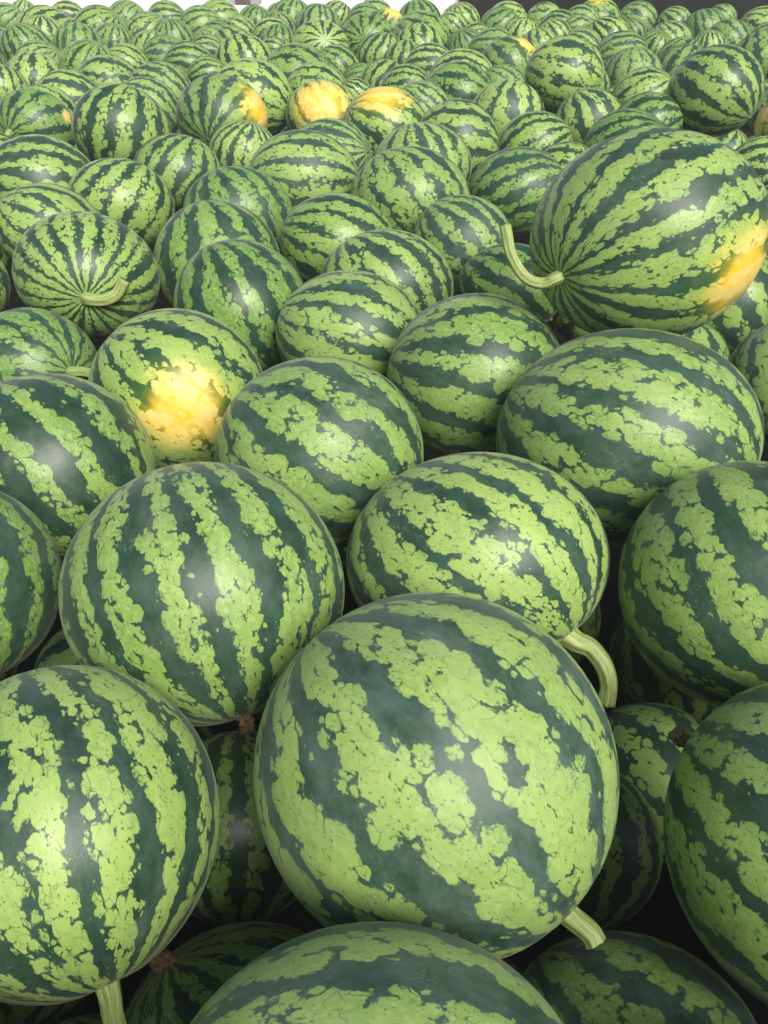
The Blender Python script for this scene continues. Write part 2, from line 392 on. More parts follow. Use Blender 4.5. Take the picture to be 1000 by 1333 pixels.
# ---------------------------------------------------------------- watermelons
# label, centre (m), half width (m), height ratio, stem-end direction (right, up, towards viewer), turn,
# stripes, darkness, bloom, ground spot, stem, detail
MELONS = [
    ('large melon in front, broad pale green bands slanting down right, waxy grey-green stripes', [0.0452, 0.4872, 0.58], 0.1649, 0.974, [0.678, -0.727, -0.105], 5.28, 12, -0.42, 0.62, None, ([(0.788, -0.772, -0.101), (0.822, -0.823, -0.101), (0.856, -0.879, -0.101)], 0.0552, 0), 3, 0.75, [(0.817, -0.536, 0.211, 0.022, 1.2)]),
    ('melon at lower left with pale vertical bands and thick green stem pointing down', [-0.285, 0.445, 0.5554], 0.1367, 1.032, [0.259, -0.95, 0.173], 4.08, 17, -0.5, 0.3, None, ([(0.263, -0.996, 0.167), (0.283, -1.136, 0.207), (0.348, -1.385, 0.227)], 0.0649, 0), 3, 0.95, []),
    ('big dark melon left of centre, narrow vertical bands broken into blobs', [-0.2003, 0.7145, 0.5918], 0.1533, 0.951, [0.278, -0.945, 0.173], 3.41, 17, -0.2, 0.35, None, ([(0.285, -0.932, 0.167), (0.29, -0.966, 0.187), (0.296, -0.999, 0.197)], 0.0506, 1), 3, 0.55, []),
    ('melon right behind the large front one, curved green stem hanging at its right', [0.1096, 0.7794, 0.5851], 0.1542, 0.84, [0.702, -0.691, 0.173], 1.14, 16, -0.5, 0.35, None, ([(0.756, -0.625, 0.167), (0.839, -0.648, 0.167), (0.928, -0.767, 0.167), (0.969, -0.909, 0.137), (0.952, -1.063, 0.107)], 0.0651, 0), 3, 0.95, []),
    ('dark melon at the right edge above the corner one, bands slanting down right', [0.41, 0.7207, 0.5944], 0.1422, 0.994, [0.435, -0.819, 0.375], 3.88, 14, -0.22, 0.2, None, None, 3, 0.5, []),
    ('melon cut by the lower right edge with brown dried stem end at its left', [0.3848, 0.4224, 0.5583], 0.1381, 1.04, [-0.858, 0.495, -0.139], 4.86, 15, -0.25, 0.25, None, ([(-0.902, 0.49, -0.135), (-0.931, 0.552, -0.105), (-0.96, 0.586, -0.075)], 0.0529, 1), 3, 0.6, []),
    ('melon cut off by the bottom edge below the large front melon, bands running sideways', [-0.005, 0.2079, 0.5837], 0.1382, 0.84, [0.99, -0.139, 0.0], 3.39, 11, -0.1, 0.5, None, None, 3, 0.5, []),
    ('shaded melon low at the bottom, right of the front melon stem and under it', [0.243, 0.355, 0.2958], 0.1286, 0.893, [0.743, -0.669, 0.0], 6.06, 11, -0.05, 0.6, None, None, 3, 0.45, []),
    ('dim melon low at the bottom left with lines spreading from a brown dried stub', [-0.1475, 0.3888, 0.2714], 0.124, 0.84, [-0.599, 0.689, 0.407], 0.92, 15, -0.537, 0.21, None, ([(-0.561, 0.586, 0.395), (-0.631, 0.573, 0.445), (-0.702, 0.522, 0.465)], 0.0639, 1), 3, 0.17, []),
    ('melon, rind darkened for shade, deep in the gap right of the large front melon', [0.2449, 0.6426, 0.221], 0.1145, 0.946, [0.035, -0.999, 0.0], 3.74, 14, 0, 0.1, None, None, 3, 0.59, []),  # darker stripes and little bloom add gap shade to the rind
    ('melon, rind darkened for shade, deep in the gap left of the large front melon', [-0.1885, 0.6562, 0.2439], 0.1188, 0.992, [0.0, -1.0, 0.0], 4.37, 14, 0, 0.1, None, None, 3, 0.31, []),  # rind colour set darker here too, for the shade in this gap
    ('melon cut by the left edge beside the big dark blotchy melon', [-0.4994, 0.7544, 0.5688], 0.1116, 1.04, [0.258, -0.962, 0.087], 6.12, 14, -0.1, 0.3, None, None, 3, 0.06, []),
    ('dark melon at left edge with wide blotchy bands, below the short-stemmed one', [-0.4653, 0.9986, 0.5676], 0.1391, 0.974, [0.637, -0.759, 0.139], 3.45, 14, -0.25, 0.2, None, None, 3, 0.4, []),
    ('melon with a bright yellow and cream ground spot on its front, left of centre', [-0.3361, 1.2362, 0.5646], 0.141, 0.954, [0.786, -0.614, -0.07], 0.29, 13, -0.5, 0.15, [0.061, -0.171, 0.983, 0.465], None, 3, 0.75, []),
    ('melon in the middle with smooth green bands slanting down right, right of the yellow-spotted one', [-0.0893, 0.997, 0.5967], 0.1422, 0.928, [0.819, -0.574, 0.0], 1.55, 13, -0.3, 0.35, None, None, 3, 0.45, []),
    ('melon with sideways arcing bands, left of the wide oblong one below the raised melon', [0.148, 1.2405, 0.5908], 0.1441, 0.935, [0.968, -0.241, -0.07], 4.87, 14, -0.3, 0.3, None, None, 3, 0.35, []),
    ('wide oblong dark melon with scalloped bands, right under the raised melon with the stem', [0.3317, 1.0086, 0.6164], 0.1772, 0.84, [0.883, -0.469, 0.0], 1.86, 14, -0.15, 0.4, None, None, 3, 0.5, []),
    ('big raised melon at the right with curled green stem and yellow ground spot', [0.3889, 1.2499, 0.8138], 0.1688, 0.894, [-0.708, -0.275, 0.65], 3.84, 16, -0.32, 0.3, [0.773, -0.403, 0.489, 0.404], ([(-0.708, -0.246, 0.631), (-0.836, -0.287, 0.661), (-0.977, -0.233, 0.681), (-1.092, -0.044, 0.681), (-1.139, 0.212, 0.671)], 0.0458, 0), 3, 0.7, [(0.174, 0.666, 0.726, 0.065, -0.1)]),
    ('half hidden melon at the right edge, right of the wide oblong one', [0.7281, 1.3644, 0.5211], 0.1109, 0.985, [0.208, -0.978, 0.0], 1.96, 13, -0.517, 0.47, None, None, 2, 0.55, []),
    ('melon behind the central one with a brown dried stem end at its lower right', [-0.0614, 1.4246, 0.5815], 0.133, 0.864, [0.938, -0.342, 0.052], 4.53, 14, -0.533, 0.41, None, ([(0.43, -0.264, 0.051), (0.493, -0.369, 0.091), (0.493, -0.494, 0.121)], 0.0627, 1), 2, 0.63, []),
    ('melon behind the yellow-spotted one with steep bands slanting down right', [-0.2758, 1.5594, 0.5745], 0.129, 0.992, [0.468, -0.88, 0.087], 6.2, 14, -0.202, 0.12, None, None, 2, 0.05, []),
    ('round pale melon at left, many fine rays round a green stem facing front', [-0.604, 1.6814, 0.5975], 0.1425, 0.875, [-0.024, -0.342, 0.939], 2.16, 20, -0.4, 0.15, None, ([(-0.024, -0.299, 0.911), (0.196, -0.299, 1.011), (0.361, -0.211, 1.051), (0.46, -0.013, 1.091)], 0.0771, 0), 2, 0.7, []),
    ('melon at left with a short stem at its right end, under the fine-rayed pale one', [-0.6351, 1.3945, 0.5279], 0.1137, 0.964, [0.528, 0.006, 0.849], 5.75, 14, -0.461, 0.24, None, ([(0.528, 0.006, 0.824), (0.663, 0.018, 0.904), (0.835, -0.006, 0.964)], 0.0736, 0), 2, 0.06, []),
    ('rounded melon with steep wide bands, right of the fine-rayed pale one', [-0.3606, 1.8054, 0.5722], 0.136, 0.996, [0.258, -0.962, 0.087], 6.16, 12, -0.295, 0.2, None, None, 2, 0.21, []),
    ('melon with steep slanting bands, left of the raised melon stem tip, behind the brown-stub melon', [0.0062, 1.6612, 0.5792], 0.1378, 0.84, [0.571, -0.816, 0.087], 0.67, 16, -0.224, 0.33, None, None, 2, 0.79, []),
    ('melon with thin sideways bands, between the middle rows left of centre', [-0.1074, 1.9365, 0.5756], 0.1334, 0.849, [0.94, -0.342, 0.0], 0.89, 15, -0.501, 0.08, None, None, 2, 0.42, []),
    ('melon with slanting bands just left of the curled stem tip of the raised melon', [0.1829, 1.9797, 0.5627], 0.1201, 0.907, [0.64, -0.763, 0.087], 3.07, 16, -0.271, 0.49, None, None, 2, 0.45, []),
    ('olive dark melon half hidden directly behind the curled stem of the raised melon', [0.2709, 1.7579, 0.5364], 0.1172, 0.861, [0.763, -0.64, 0.087], 0.92, 13, 0.0, 0.1, None, None, 2, 0.15, []),
    ('melon with bands rising to the right, just left of the raised melon top', [0.3651, 2.3778, 0.5762], 0.1337, 0.84, [0.927, 0.375, 0.0], 5.89, 15, -0.285, 0.29, None, None, 2, 0.18, []),
    ('wide melon with steep dark stripes, behind the row of the curled stem, in the middle', [0.0647, 2.1981, 0.6016], 0.1537, 0.84, [0.498, -0.863, 0.087], 3.44, 14, -0.594, 0.27, None, None, 2, 0.52, []),
    ('melon with upright stripes peeping over the wide steep-striped one in the middle', [0.11, 2.5458, 0.5957], 0.1417, 0.84, [0.173, -0.981, 0.087], 4.36, 16, -0.507, 0.4, None, None, 2, 0.77, []),
    ('melon with one long arcing dark stripe, right of the yellow-topped pair', [0.2314, 2.8933, 0.5861], 0.1367, 0.903, [0.985, -0.174, 0.0], 1.76, 12, -0.315, 0.21, None, None, 2, 0.7, []),
    ('wide melon with two long sideways dark stripes below the yellow-fronted melon', [-0.2155, 2.3583, 0.6098], 0.1476, 0.84, [1.0, 0.0, 0.0], 6.01, 15, -0.553, 0.49, None, None, 2, 0.72, []),
    ('melon with slanting stripes below the melon whose right side is yellow', [-0.3619, 2.143, 0.5818], 0.136, 0.84, [0.421, -0.903, 0.087], 3.44, 14, -0.368, 0.31, None, None, 2, 0.01, []),
    ('melon with pale yellowish-green bands leaning left, above the fine-rayed pale one', [-0.683, 2.2465, 0.5762], 0.1353, 0.84, [-0.421, -0.903, 0.087], 3.14, 14, -0.524, 0.17, None, None, 2, 0.8, []),
    ('melon with flat slanting bands near the left edge, behind the fine-rayed pale one', [-0.8005, 2.0418, 0.5752], 0.1254, 0.853, [0.866, -0.5, 0.0], 5.2, 14, -0.513, 0.34, None, None, 2, 0.74, []),
    ('melon almost wholly cut off by the left edge, beside the fine-rayed pale one', [-0.9641, 1.8524, 0.5153], 0.1086, 0.956, [0.498, -0.863, 0.087], 2.82, 14, -0.237, 0.13, None, None, 2, 0.87, []),
    ('shaded grey-green melon right below the tall upright-striped melon at upper left', [-0.5921, 2.5332, 0.5847], 0.1233, 0.848, [-0.341, -0.936, 0.087], 1.04, 14, -0.221, 0.28, None, None, 2, 0.53, []),
    ('wide melon with sideways blotchy bands at left, below the one with small yellow fleck', [-0.914, 2.3564, 0.5961], 0.149, 0.84, [1.0, 0.0, 0.0], 4.52, 14, -0.23, 0.26, None, None, 2, 0.69, []),
    ('small slant-striped melon, eighth nearest above the yellow-flecked rayed melon at upper left', [-2.6103, 6.7472, 0.5389], 0.122, 0.9, [0.631, 0.751, 0.194], 5.88, 13, -0.384, 0.47, None, None, 1, 0.52, []),
    ('small upright-striped melon, tenth nearest above the yellow-flecked rayed melon at upper left', [-2.8309, 7.6948, 0.4952], 0.1006, 0.9, [0.173, 0.98, -0.103], 0.17, 16, -0.308, 0.34, None, None, 1, 0.72, []),
    ('slant-striped melon, sixth nearest above the yellow-flecked rayed melon at upper left', [-1.9792, 5.6823, 0.5803], 0.1624, 0.9, [0.75, 0.63, -0.201], 1.13, 15, -0.38, 0.13, None, None, 1, 0.76, []),
    ('small sideways-striped melon, ninth nearest above the yellow-flecked rayed melon at upper left', [-2.2069, 6.828, 0.5463], 0.1213, 0.9, [0.968, 0.171, 0.186], 0.7, 15, -0.21, 0.12, None, None, 1, 0.89, []),
    ('small slant-striped melon, seventh nearest above the tall upright-striped melon at upper left', [-1.6502, 5.6288, 0.595], 0.152, 0.9, [0.601, 0.717, 0.354], 2.39, 15, -0.587, 0.07, None, None, 1, 0.47, []),
    ('small slant-striped melon, eighth nearest above the tall upright-striped melon at upper left', [-1.7013, 6.4542, 0.571], 0.1315, 0.9, [0.497, 0.861, 0.113], 2.2, 16, -0.582, 0.37, None, None, 1, 0.37, []),
    ('small sideways-striped melon, fourth nearest up and left of the melon with the yellow right side', [-1.4227, 6.3886, 0.5718], 0.1318, 0.9, [0.883, 0.321, 0.343], 6.06, 15, -0.264, 0.36, None, None, 1, 0.55, []),
    ('small slant-striped melon, fifth nearest above the melon with the yellow right side', [-1.1718, 6.211, 0.5547], 0.1391, 0.9, [0.904, 0.422, 0.07], 3.65, 14, -0.634, 0.3, None, None, 1, 0.34, []),
    ('small slant-striped melon, sixth nearest above the tall upright-striped melon at upper left', [-1.3623, 5.6047, 0.5736], 0.1419, 0.9, [0.469, 0.812, 0.347], 2.32, 13, -0.479, 0.42, None, None, 1, 0.64, []),
    ('small upright-striped melon, third nearest up and left of the melon with the yellow right side', [-1.1886, 5.4282, 0.5716], 0.123, 0.9, [0.253, -0.944, -0.213], 0.84, 16, -0.496, 0.26, None, None, 1, 0.2, []),
    ('small upright-striped melon, fourth nearest above the yellow-flecked rayed melon at upper left', [-1.9126, 5.4296, 0.5947], 0.1178, 0.9, [0.168, -0.954, -0.248], 3.39, 12, -0.497, 0.2, None, None, 1, 0.92, []),
    ('small slant-striped melon, third nearest above the yellow-flecked rayed melon at upper left', [-1.86, 4.9793, 0.5846], 0.1372, 0.9, [0.571, -0.816, -0.087], 1.83, 16, -0.5, 0.24, None, None, 1, 0.23, []),
    ('small upright-striped melon, third nearest up and right of the yellow-flecked rayed melon at upper left', [-1.6195, 5.0834, 0.5796], 0.1351, 0.9, [0.081, -0.931, 0.357], 3.73, 15, -0.496, 0.43, None, None, 1, 0.16, []),
    ('small upright-striped melon, fifth nearest above the tall upright-striped melon at upper left', [-1.5261, 5.4136, 0.5569], 0.1169, 0.9, [0.085, 0.976, 0.202], 6.18, 14, -0.442, 0.24, None, None, 1, 0.32, []),
    ('small upright-striped melon, fourth nearest above the tall upright-striped melon at upper left', [-1.2589, 5.1804, 0.5477], 0.1218, 0.9, [0.174, 0.984, 0.029], 6.03, 14, -0.611, 0.06, None, None, 1, 0.66, []),
    ('small sideways-striped melon, second nearest up and left of the melon with the yellow right side', [-1.1282, 4.9335, 0.5475], 0.1248, 0.9, [0.99, 0.0, -0.142], 3.34, 12, -0.305, 0.42, None, None, 1, 0.01, []),
    ('small sideways-striped melon, nearest up and left of the melon with the yellow right side', [-0.963, 4.6923, 0.5527], 0.1239, 0.9, [0.989, -0.086, -0.123], 0.97, 15, -0.305, 0.16, None, None, 1, 0.27, []),
    ('small slant-striped melon, second nearest above the yellow-flecked rayed melon at upper left', [-1.711, 4.7307, 0.5495], 0.1226, 0.9, [0.598, 0.712, 0.367], 5.42, 14, -0.444, 0.5, None, None, 1, 0.52, []),
    ('upright-striped melon, third nearest above the tall upright-striped melon at upper left', [-1.3366, 4.2916, 0.5899], 0.1364, 0.9, [0.166, 0.941, 0.296], 4.45, 12, -0.672, 0.11, None, None, 1, 0.28, []),
    ('small sideways-striped melon, second nearest above the tall upright-striped melon at upper left', [-1.2992, 4.7916, 0.5344], 0.1135, 0.9, [0.934, -0.34, 0.114], 5.1, 16, -0.667, 0.21, None, None, 1, 0.68, []),
    ('upright-striped melon, nearest above the yellow-flecked rayed melon at upper left', [-1.5902, 4.2911, 0.538], 0.1409, 0.9, [0.0, 0.976, -0.22], 5.58, 12, -0.559, 0.26, None, None, 1, 0.92, []),
    ('sideways-striped melon, nearest above the tall upright-striped melon at upper left', [-1.1959, 4.0793, 0.5587], 0.1383, 0.9, [0.998, 0.0, 0.067], 4.33, 12, -0.474, 0.41, None, None, 1, 0.59, []),
    ('slant-striped melon, second nearest up and right of the tall upright-striped melon at upper left', [-0.9157, 3.8266, 0.5719], 0.133, 0.9, [0.851, -0.397, 0.344], 4.29, 15, -0.268, 0.43, None, None, 1, 0.48, []),
    ('sideways-striped melon, second nearest up and right of the yellow-flecked rayed melon at upper left', [-1.3048, 3.8406, 0.5289], 0.1444, 0.9, [0.982, 0.0, 0.187], 0.02, 14, -0.457, 0.39, None, None, 1, 0.8, []),
    ('small upright-striped melon, nearest up and left of the yellow-flecked rayed melon at upper left', [-1.662, 4.0687, 0.5473], 0.1096, 0.9, [0.169, -0.959, 0.228], 0.9, 16, -0.543, 0.4, None, None, 1, 0.91, []),
    ('slant-striped melon, nearest up and right of the tall upright-striped melon at upper left', [-0.9228, 3.5851, 0.5601], 0.1259, 0.9, [0.866, -0.5, 0.02], 2.67, 16, -0.253, 0.49, None, None, 1, 0.54, []),
    ('slant-striped melon, nearest up and right of the yellow-flecked rayed melon at upper left', [-1.3168, 3.5921, 0.5335], 0.1223, 0.9, [0.706, -0.706, 0.064], 4.97, 12, -0.647, 0.15, None, None, 1, 0.82, []),
    ('melon at upper left with rays spreading from its stem end and a small yellow fleck', [-1.2823, 3.3532, 0.5476], 0.1369, 0.9, [-0.648, -0.325, 0.689], 2.55, 12, -0.52, 0.24, [0.777, 0.386, 0.497, 0.186], ([(-0.648, -0.293, 0.668), (-0.668, -0.396, 0.788)], 0.0826, 0), 1, 0.07, []),
    ('tall round melon at upper left with upright wavy dark stripes', [-0.7716, 2.6798, 0.6634], 0.1426, 0.9, [-0.174, -0.984, 0.026], 5.98, 12, -0.276, 0.15, None, None, 2, 0.65, []),
    ('small sideways-striped melon down and left of the yellow-flecked rayed melon at upper left', [-1.3832, 3.2053, 0.5068], 0.0608, 0.9, [0.924, 0.336, 0.182], 1.15, 13, -0.203, 0.37, None, None, 1, 0.44, []),
    ('small sideways-striped melon, seventh nearest left of the front-facing rayed melon in the back', [-1.091, 6.458, 0.5673], 0.1395, 0.9, [0.924, 0.336, -0.184], 4.15, 13, -0.648, 0.15, None, None, 1, 0.56, []),
    ('small slant-striped melon, fourth nearest left of the front-facing rayed melon in the back', [-0.9247, 6.1795, 0.521], 0.1169, 0.9, [0.848, -0.489, 0.205], 5.52, 14, -0.652, 0.31, None, None, 1, 0.74, []),
    ('small slant-striped melon, fourth nearest above the melon with the yellow right side', [-1.0288, 5.7586, 0.513], 0.114, 0.9, [0.748, -0.627, -0.219], 2.22, 15, -0.636, 0.36, None, None, 1, 0.49, []),
    ('small slant-striped melon, fifth nearest left of the front-facing rayed melon in the back', [-0.8786, 5.5891, 0.5206], 0.1285, 0.9, [0.7, -0.7, 0.143], 4.26, 12, -0.614, 0.18, None, None, 1, 0.57, []),
    ('small sideways-striped melon, sixth nearest left of the front-facing rayed melon in the back', [-1.0528, 6.0338, 0.5307], 0.091, 0.9, [0.994, 0.0, -0.111], 1.48, 16, -0.416, 0.15, None, None, 1, 0.06, []),
    ('small upright-striped melon, fourth nearest up and left of the front-facing rayed melon in the back', [-0.8719, 6.6039, 0.5406], 0.1189, 0.9, [0.167, 0.95, 0.264], 2.33, 14, -0.432, 0.11, None, None, 1, 0.23, []),
    ('small upright-striped melon, third nearest up and left of the front-facing rayed melon in the back', [-0.7322, 6.9829, 0.5307], 0.1148, 0.9, [0.085, 0.976, 0.199], 3.6, 13, -0.617, 0.06, None, None, 1, 0.34, []),
    ('small upright-striped melon, second nearest up and left of the front-facing rayed melon in the back', [-0.6883, 6.2826, 0.5344], 0.1192, 0.9, [0.166, -0.944, -0.285], 2.91, 12, -0.437, 0.25, None, None, 1, 0.39, []),
    ('small slant-striped melon, third nearest left of the front-facing rayed melon in the back', [-0.6955, 6.0554, 0.5172], 0.1248, 0.9, [0.811, 0.468, 0.351], 0.34, 12, -0.298, 0.06, None, None, 1, 0.73, []),
    ('small upright-striped melon, nearest left of the front-facing rayed melon in the back', [-0.6401, 5.837, 0.5103], 0.1166, 0.9, [0.0, 0.978, -0.207], 6.11, 15, -0.353, 0.15, None, None, 1, 0.12, []),
    ('small upright-striped melon, nearest up and left of the front-facing rayed melon in the back', [-0.6157, 6.5072, 0.5742], 0.1371, 0.9, [0.172, 0.974, 0.15], 1.48, 13, -0.613, 0.33, None, None, 1, 0.35, []),
    ('small upright-striped melon, nearest above the front-facing rayed melon in the back', [-0.3919, 5.8166, 0.5966], 0.1421, 0.9, [0.087, 0.993, -0.081], 4.54, 16, -0.341, 0.41, None, None, 1, 0.38, []),
    ('small slant-striped melon, second nearest above the front-facing rayed melon in the back', [-0.3438, 7.0393, 0.534], 0.1162, 0.9, [0.499, 0.864, -0.064], 3.25, 14, -0.294, 0.25, None, None, 1, 0.85, []),
    ('small sideways-striped melon left of the orange-topped melon by the white wall', [-0.1328, 6.7292, 0.5452], 0.1169, 0.9, [0.98, 0.173, 0.099], 0.23, 16, -0.577, 0.13, None, None, 1, 0.06, []),
    ('small sideways-striped melon up and left of the orange-topped melon by the white wall', [-0.0656, 6.9454, 0.5466], 0.1254, 0.9, [0.983, 0.0, -0.183], 4.77, 13, -0.661, 0.45, None, None, 1, 0.48, []),
    ('melon in the back rows with pale rays spreading from an end that faces front', [-0.3348, 5.0196, 0.579], 0.1561, 0.9, [0.154, 0.349, 0.924], 5.79, 12, -0.475, 0.19, None, None, 1, 0.93, []),
    ('melon in the back rows with rays at its foot, right of the other rayed one', [-0.091, 5.1791, 0.5976], 0.1564, 0.9, [-0.081, 0.074, 0.994], 1.0, 14, -0.457, 0.09, None, None, 1, 0.15, []),
    ('small upright-striped melon, nearest below the orange-topped melon by the white wall', [-0.0163, 4.9238, 0.5552], 0.1318, 0.9, [0.342, 0.938, -0.053], 0.69, 15, -0.263, 0.26, None, None, 1, 0.55, []),
    ('upright-striped melon, second nearest above the melon with the yellow right side', [-0.692, 4.6941, 0.5562], 0.15, 0.9, [0.331, -0.909, 0.254], 2.16, 14, -0.357, 0.06, None, None, 1, 0.9, []),
    ('small sideways-striped melon, third nearest above the melon with the yellow right side', [-0.9937, 5.4191, 0.5248], 0.0915, 0.9, [0.978, 0.0, 0.209], 2.96, 14, -0.23, 0.36, None, None, 1, 0.67, []),
    ('small sideways-striped melon, second nearest left of the front-facing rayed melon in the back', [-0.6498, 5.6554, 0.5026], 0.0784, 0.9, [0.941, 0.0, 0.339], 1.51, 12, -0.303, 0.2, None, None, 1, 0.45, []),
    ('sideways-striped melon down and left of the front-facing rayed melon in the back', [-0.3941, 4.3398, 0.5446], 0.1683, 0.9, [0.925, -0.081, 0.37], 0.49, 12, -0.584, 0.06, None, None, 1, 0.23, []),
    ('small slant-striped melon, nearest down and right of the front-facing rayed melon in the back', [-0.2375, 4.7887, 0.5271], 0.118, 0.9, [0.707, -0.707, -0.034], 0.42, 14, -0.353, 0.13, None, None, 1, 0.36, []),
    ('sideways-striped melon above the yellow-fronted melon', [-0.2902, 4.0738, 0.5305], 0.1381, 0.9, [0.929, 0.0, 0.37], 5.91, 15, -0.602, 0.16, None, None, 1, 0.67, []),
    ('small sideways-striped melon, nearest above the melon with the yellow right side', [-0.8421, 4.5214, 0.5321], 0.0964, 0.9, [0.931, 0.339, 0.136], 2.85, 15, -0.331, 0.17, None, None, 1, 0.46, []),
    ('sideways-striped melon up and right of the melon with the yellow right side', [-0.4876, 3.4266, 0.6211], 0.1522, 0.9, [0.927, -0.338, 0.161], 3.26, 13, -0.658, 0.3, None, None, 1, 0.99, []),
    ('melon with its whole right side yellow, upper left of the middle', [-0.5323, 3.0279, 0.6341], 0.1483, 0.9, [-0.318, -0.5, 0.806], 5.04, 14, -0.229, 0.37, [0.814, 0.319, 0.486, 0.583], None, 2, 0.24, []),
    ('small sideways-striped melon, second nearest down and right of the front-facing rayed melon in the back', [-0.1216, 4.6448, 0.4993], 0.0822, 0.9, [0.954, 0.168, -0.247], 2.5, 15, -0.654, 0.16, None, None, 1, 0.05, []),
    ('small slant-striped melon above the yellow-topped melon', [-0.0, 4.3285, 0.5271], 0.1156, 0.9, [0.482, 0.834, -0.269], 5.5, 14, -0.28, 0.25, None, None, 1, 0.64, []),
    ('melon with a big yellow front, left one of the yellow pair at top middle', [-0.2255, 3.3263, 0.5799], 0.1352, 0.9, [0.47, -0.814, 0.342], 3.34, 13, -0.594, 0.28, [-0.045, 0.422, 0.905, 0.763], None, 1, 0.8, []),
    ('small slant-striped melon up and right of the yellow-fronted melon', [-0.1244, 3.9716, 0.5447], 0.0718, 0.9, [0.741, -0.622, -0.253], 1.02, 14, -0.3, 0.09, None, None, 1, 0.99, []),
    ('melon with a yellow top, right one of the yellow pair at top middle', [0.0025, 3.0219, 0.5993], 0.1444, 0.9, [0.837, -0.483, -0.259], 2.66, 13, -0.38, 0.25, [-0.053, 0.846, 0.53, 0.637], None, 2, 0.8, []),
    ('upright-striped melon down and right of the melon with the yellow right side', [-0.4415, 2.8134, 0.5705], 0.1104, 0.9, [0.252, 0.942, 0.22], 1.93, 16, -0.38, 0.38, None, None, 1, 0.91, []),
    ('melon with stripes meeting at its right end, below the yellow-fronted melon', [-0.1647, 2.734, 0.5714], 0.1317, 0.9, [0.856, 0.233, 0.461], 0.87, 15, -0.252, 0.5, None, None, 2, 0.55, []),
    ('small upright-striped melon, nearest right of the orange-topped melon by the white wall', [0.2354, 6.61, 0.5453], 0.1497, 0.9, [0.174, -0.985, 0.023], 0.51, 14, -0.287, 0.19, None, None, 1, 0.13, []),
    ('small melon with a pale orange top near the white wall', [0.0358, 6.4925, 0.548], 0.0984, 0.9, [0.495, 0.857, -0.143], 1.73, 12, -0.297, 0.49, [0.367, 0.846, 0.387, 0.731], None, 1, 0.67, []),
    ('slant-striped melon, nearest down and right of the orange-topped melon by the white wall', [0.2044, 5.3434, 0.578], 0.1687, 0.9, [0.819, -0.573, 0.03], 2.35, 13, -0.657, 0.14, None, None, 1, 0.29, []),
    ('small upright-striped melon, second nearest left of the pale thin-striped melon in the back', [0.5201, 6.5805, 0.5455], 0.1341, 0.9, [0.332, -0.912, -0.243], 0.0, 15, -0.311, 0.22, None, None, 1, 0.77, []),
    ('small slant-striped melon, second nearest right of the orange-topped melon by the white wall', [0.4443, 6.369, 0.5386], 0.1064, 0.9, [0.639, -0.761, -0.114], 4.12, 13, -0.404, 0.25, None, None, 1, 0.82, []),
    ('small upright-striped melon, second nearest down and right of the orange-topped melon by the white wall', [0.1832, 5.0645, 0.5789], 0.1307, 0.9, [0.082, -0.935, 0.345], 2.4, 12, -0.343, 0.17, None, None, 1, 0.81, []),
    ('small sideways-striped melon, nearest left of the pale thin-striped melon in the back', [0.5845, 6.1082, 0.5128], 0.0933, 0.9, [0.975, 0.0, -0.221], 2.03, 12, -0.533, 0.11, None, None, 1, 0.5, []),
    ('small upright-striped melon, second nearest up and left of the orange-sided melon in the back', [0.4463, 5.239, 0.5556], 0.1144, 0.9, [0.328, -0.9, -0.286], 0.32, 16, -0.313, 0.3, None, None, 1, 0.03, []),
    ('small sideways-striped melon, second nearest up and left of the pale thin-striped melon in the back', [0.8191, 6.4808, 0.5601], 0.1362, 0.9, [0.975, 0.0, -0.221], 0.1, 14, -0.471, 0.17, None, None, 1, 0.95, []),
    ('small slant-striped melon, nearest up and left of the pale thin-striped melon in the back', [0.7424, 6.2423, 0.5504], 0.1322, 0.9, [0.765, 0.642, 0.054], 3.67, 13, -0.506, 0.2, None, None, 1, 0.01, []),
    ('small sideways-striped melon up and right of the pale thin-striped melon in the back', [1.0698, 6.5121, 0.5586], 0.1263, 0.9, [0.966, 0.0, 0.26], 0.9, 12, -0.551, 0.32, None, None, 1, 0.63, []),
    ('small sideways-striped melon, second nearest left of the yellow-flecked melon below the tarpaulin', [1.129, 6.2737, 0.5449], 0.122, 0.9, [0.976, 0.0, 0.218], 5.75, 15, -0.299, 0.1, None, None, 1, 0.32, []),
    ('pale yellowish melon with thin upright stripes in the back rows right of centre', [0.8409, 5.9573, 0.5245], 0.1269, 0.9, [0.342, 0.94, 0.008], 1.01, 15, -0.598, 0.07, None, None, 1, 1.0, []),
    ('small slant-striped melon right of the pale thin-striped melon in the back', [1.0387, 5.8679, 0.5444], 0.1066, 0.9, [0.5, -0.866, 0.016], 2.63, 15, -0.394, 0.1, None, None, 1, 0.81, []),
    ('small sideways-striped melon, nearest down and left of the yellow-flecked melon below the tarpaulin', [1.209, 6.0921, 0.5579], 0.091, 0.9, [0.962, 0.0, -0.274], 5.54, 12, -0.664, 0.31, None, None, 1, 0.48, []),
    ('small sideways-striped melon, nearest up and left of the orange-sided melon in the back', [0.5654, 4.9835, 0.5723], 0.1321, 0.9, [0.984, -0.174, -0.04], 3.24, 13, -0.583, 0.42, None, None, 1, 0.3, []),
    ('small upright-striped melon down and right of the pale thin-striped melon in the back', [0.8738, 5.4138, 0.5351], 0.1166, 0.9, [0.253, -0.943, 0.218], 4.16, 13, -0.504, 0.41, None, None, 1, 0.81, []),
    ('melon with an orange-yellow right side among the back rows, right of centre', [0.5796, 4.4098, 0.5889], 0.1389, 0.9, [0.61, -0.727, 0.315], 5.22, 12, -0.383, 0.23, [0.676, 0.704, 0.218, 0.516], None, 1, 0.14, []),
    ('large pale green round melon in the back rows just right of the orange-sided one', [0.6604, 3.4489, 0.6988], 0.1417, 0.9, [0.939, -0.342, 0.028], 1.77, 12, -0.635, 0.23, None, None, 1, 0.75, []),
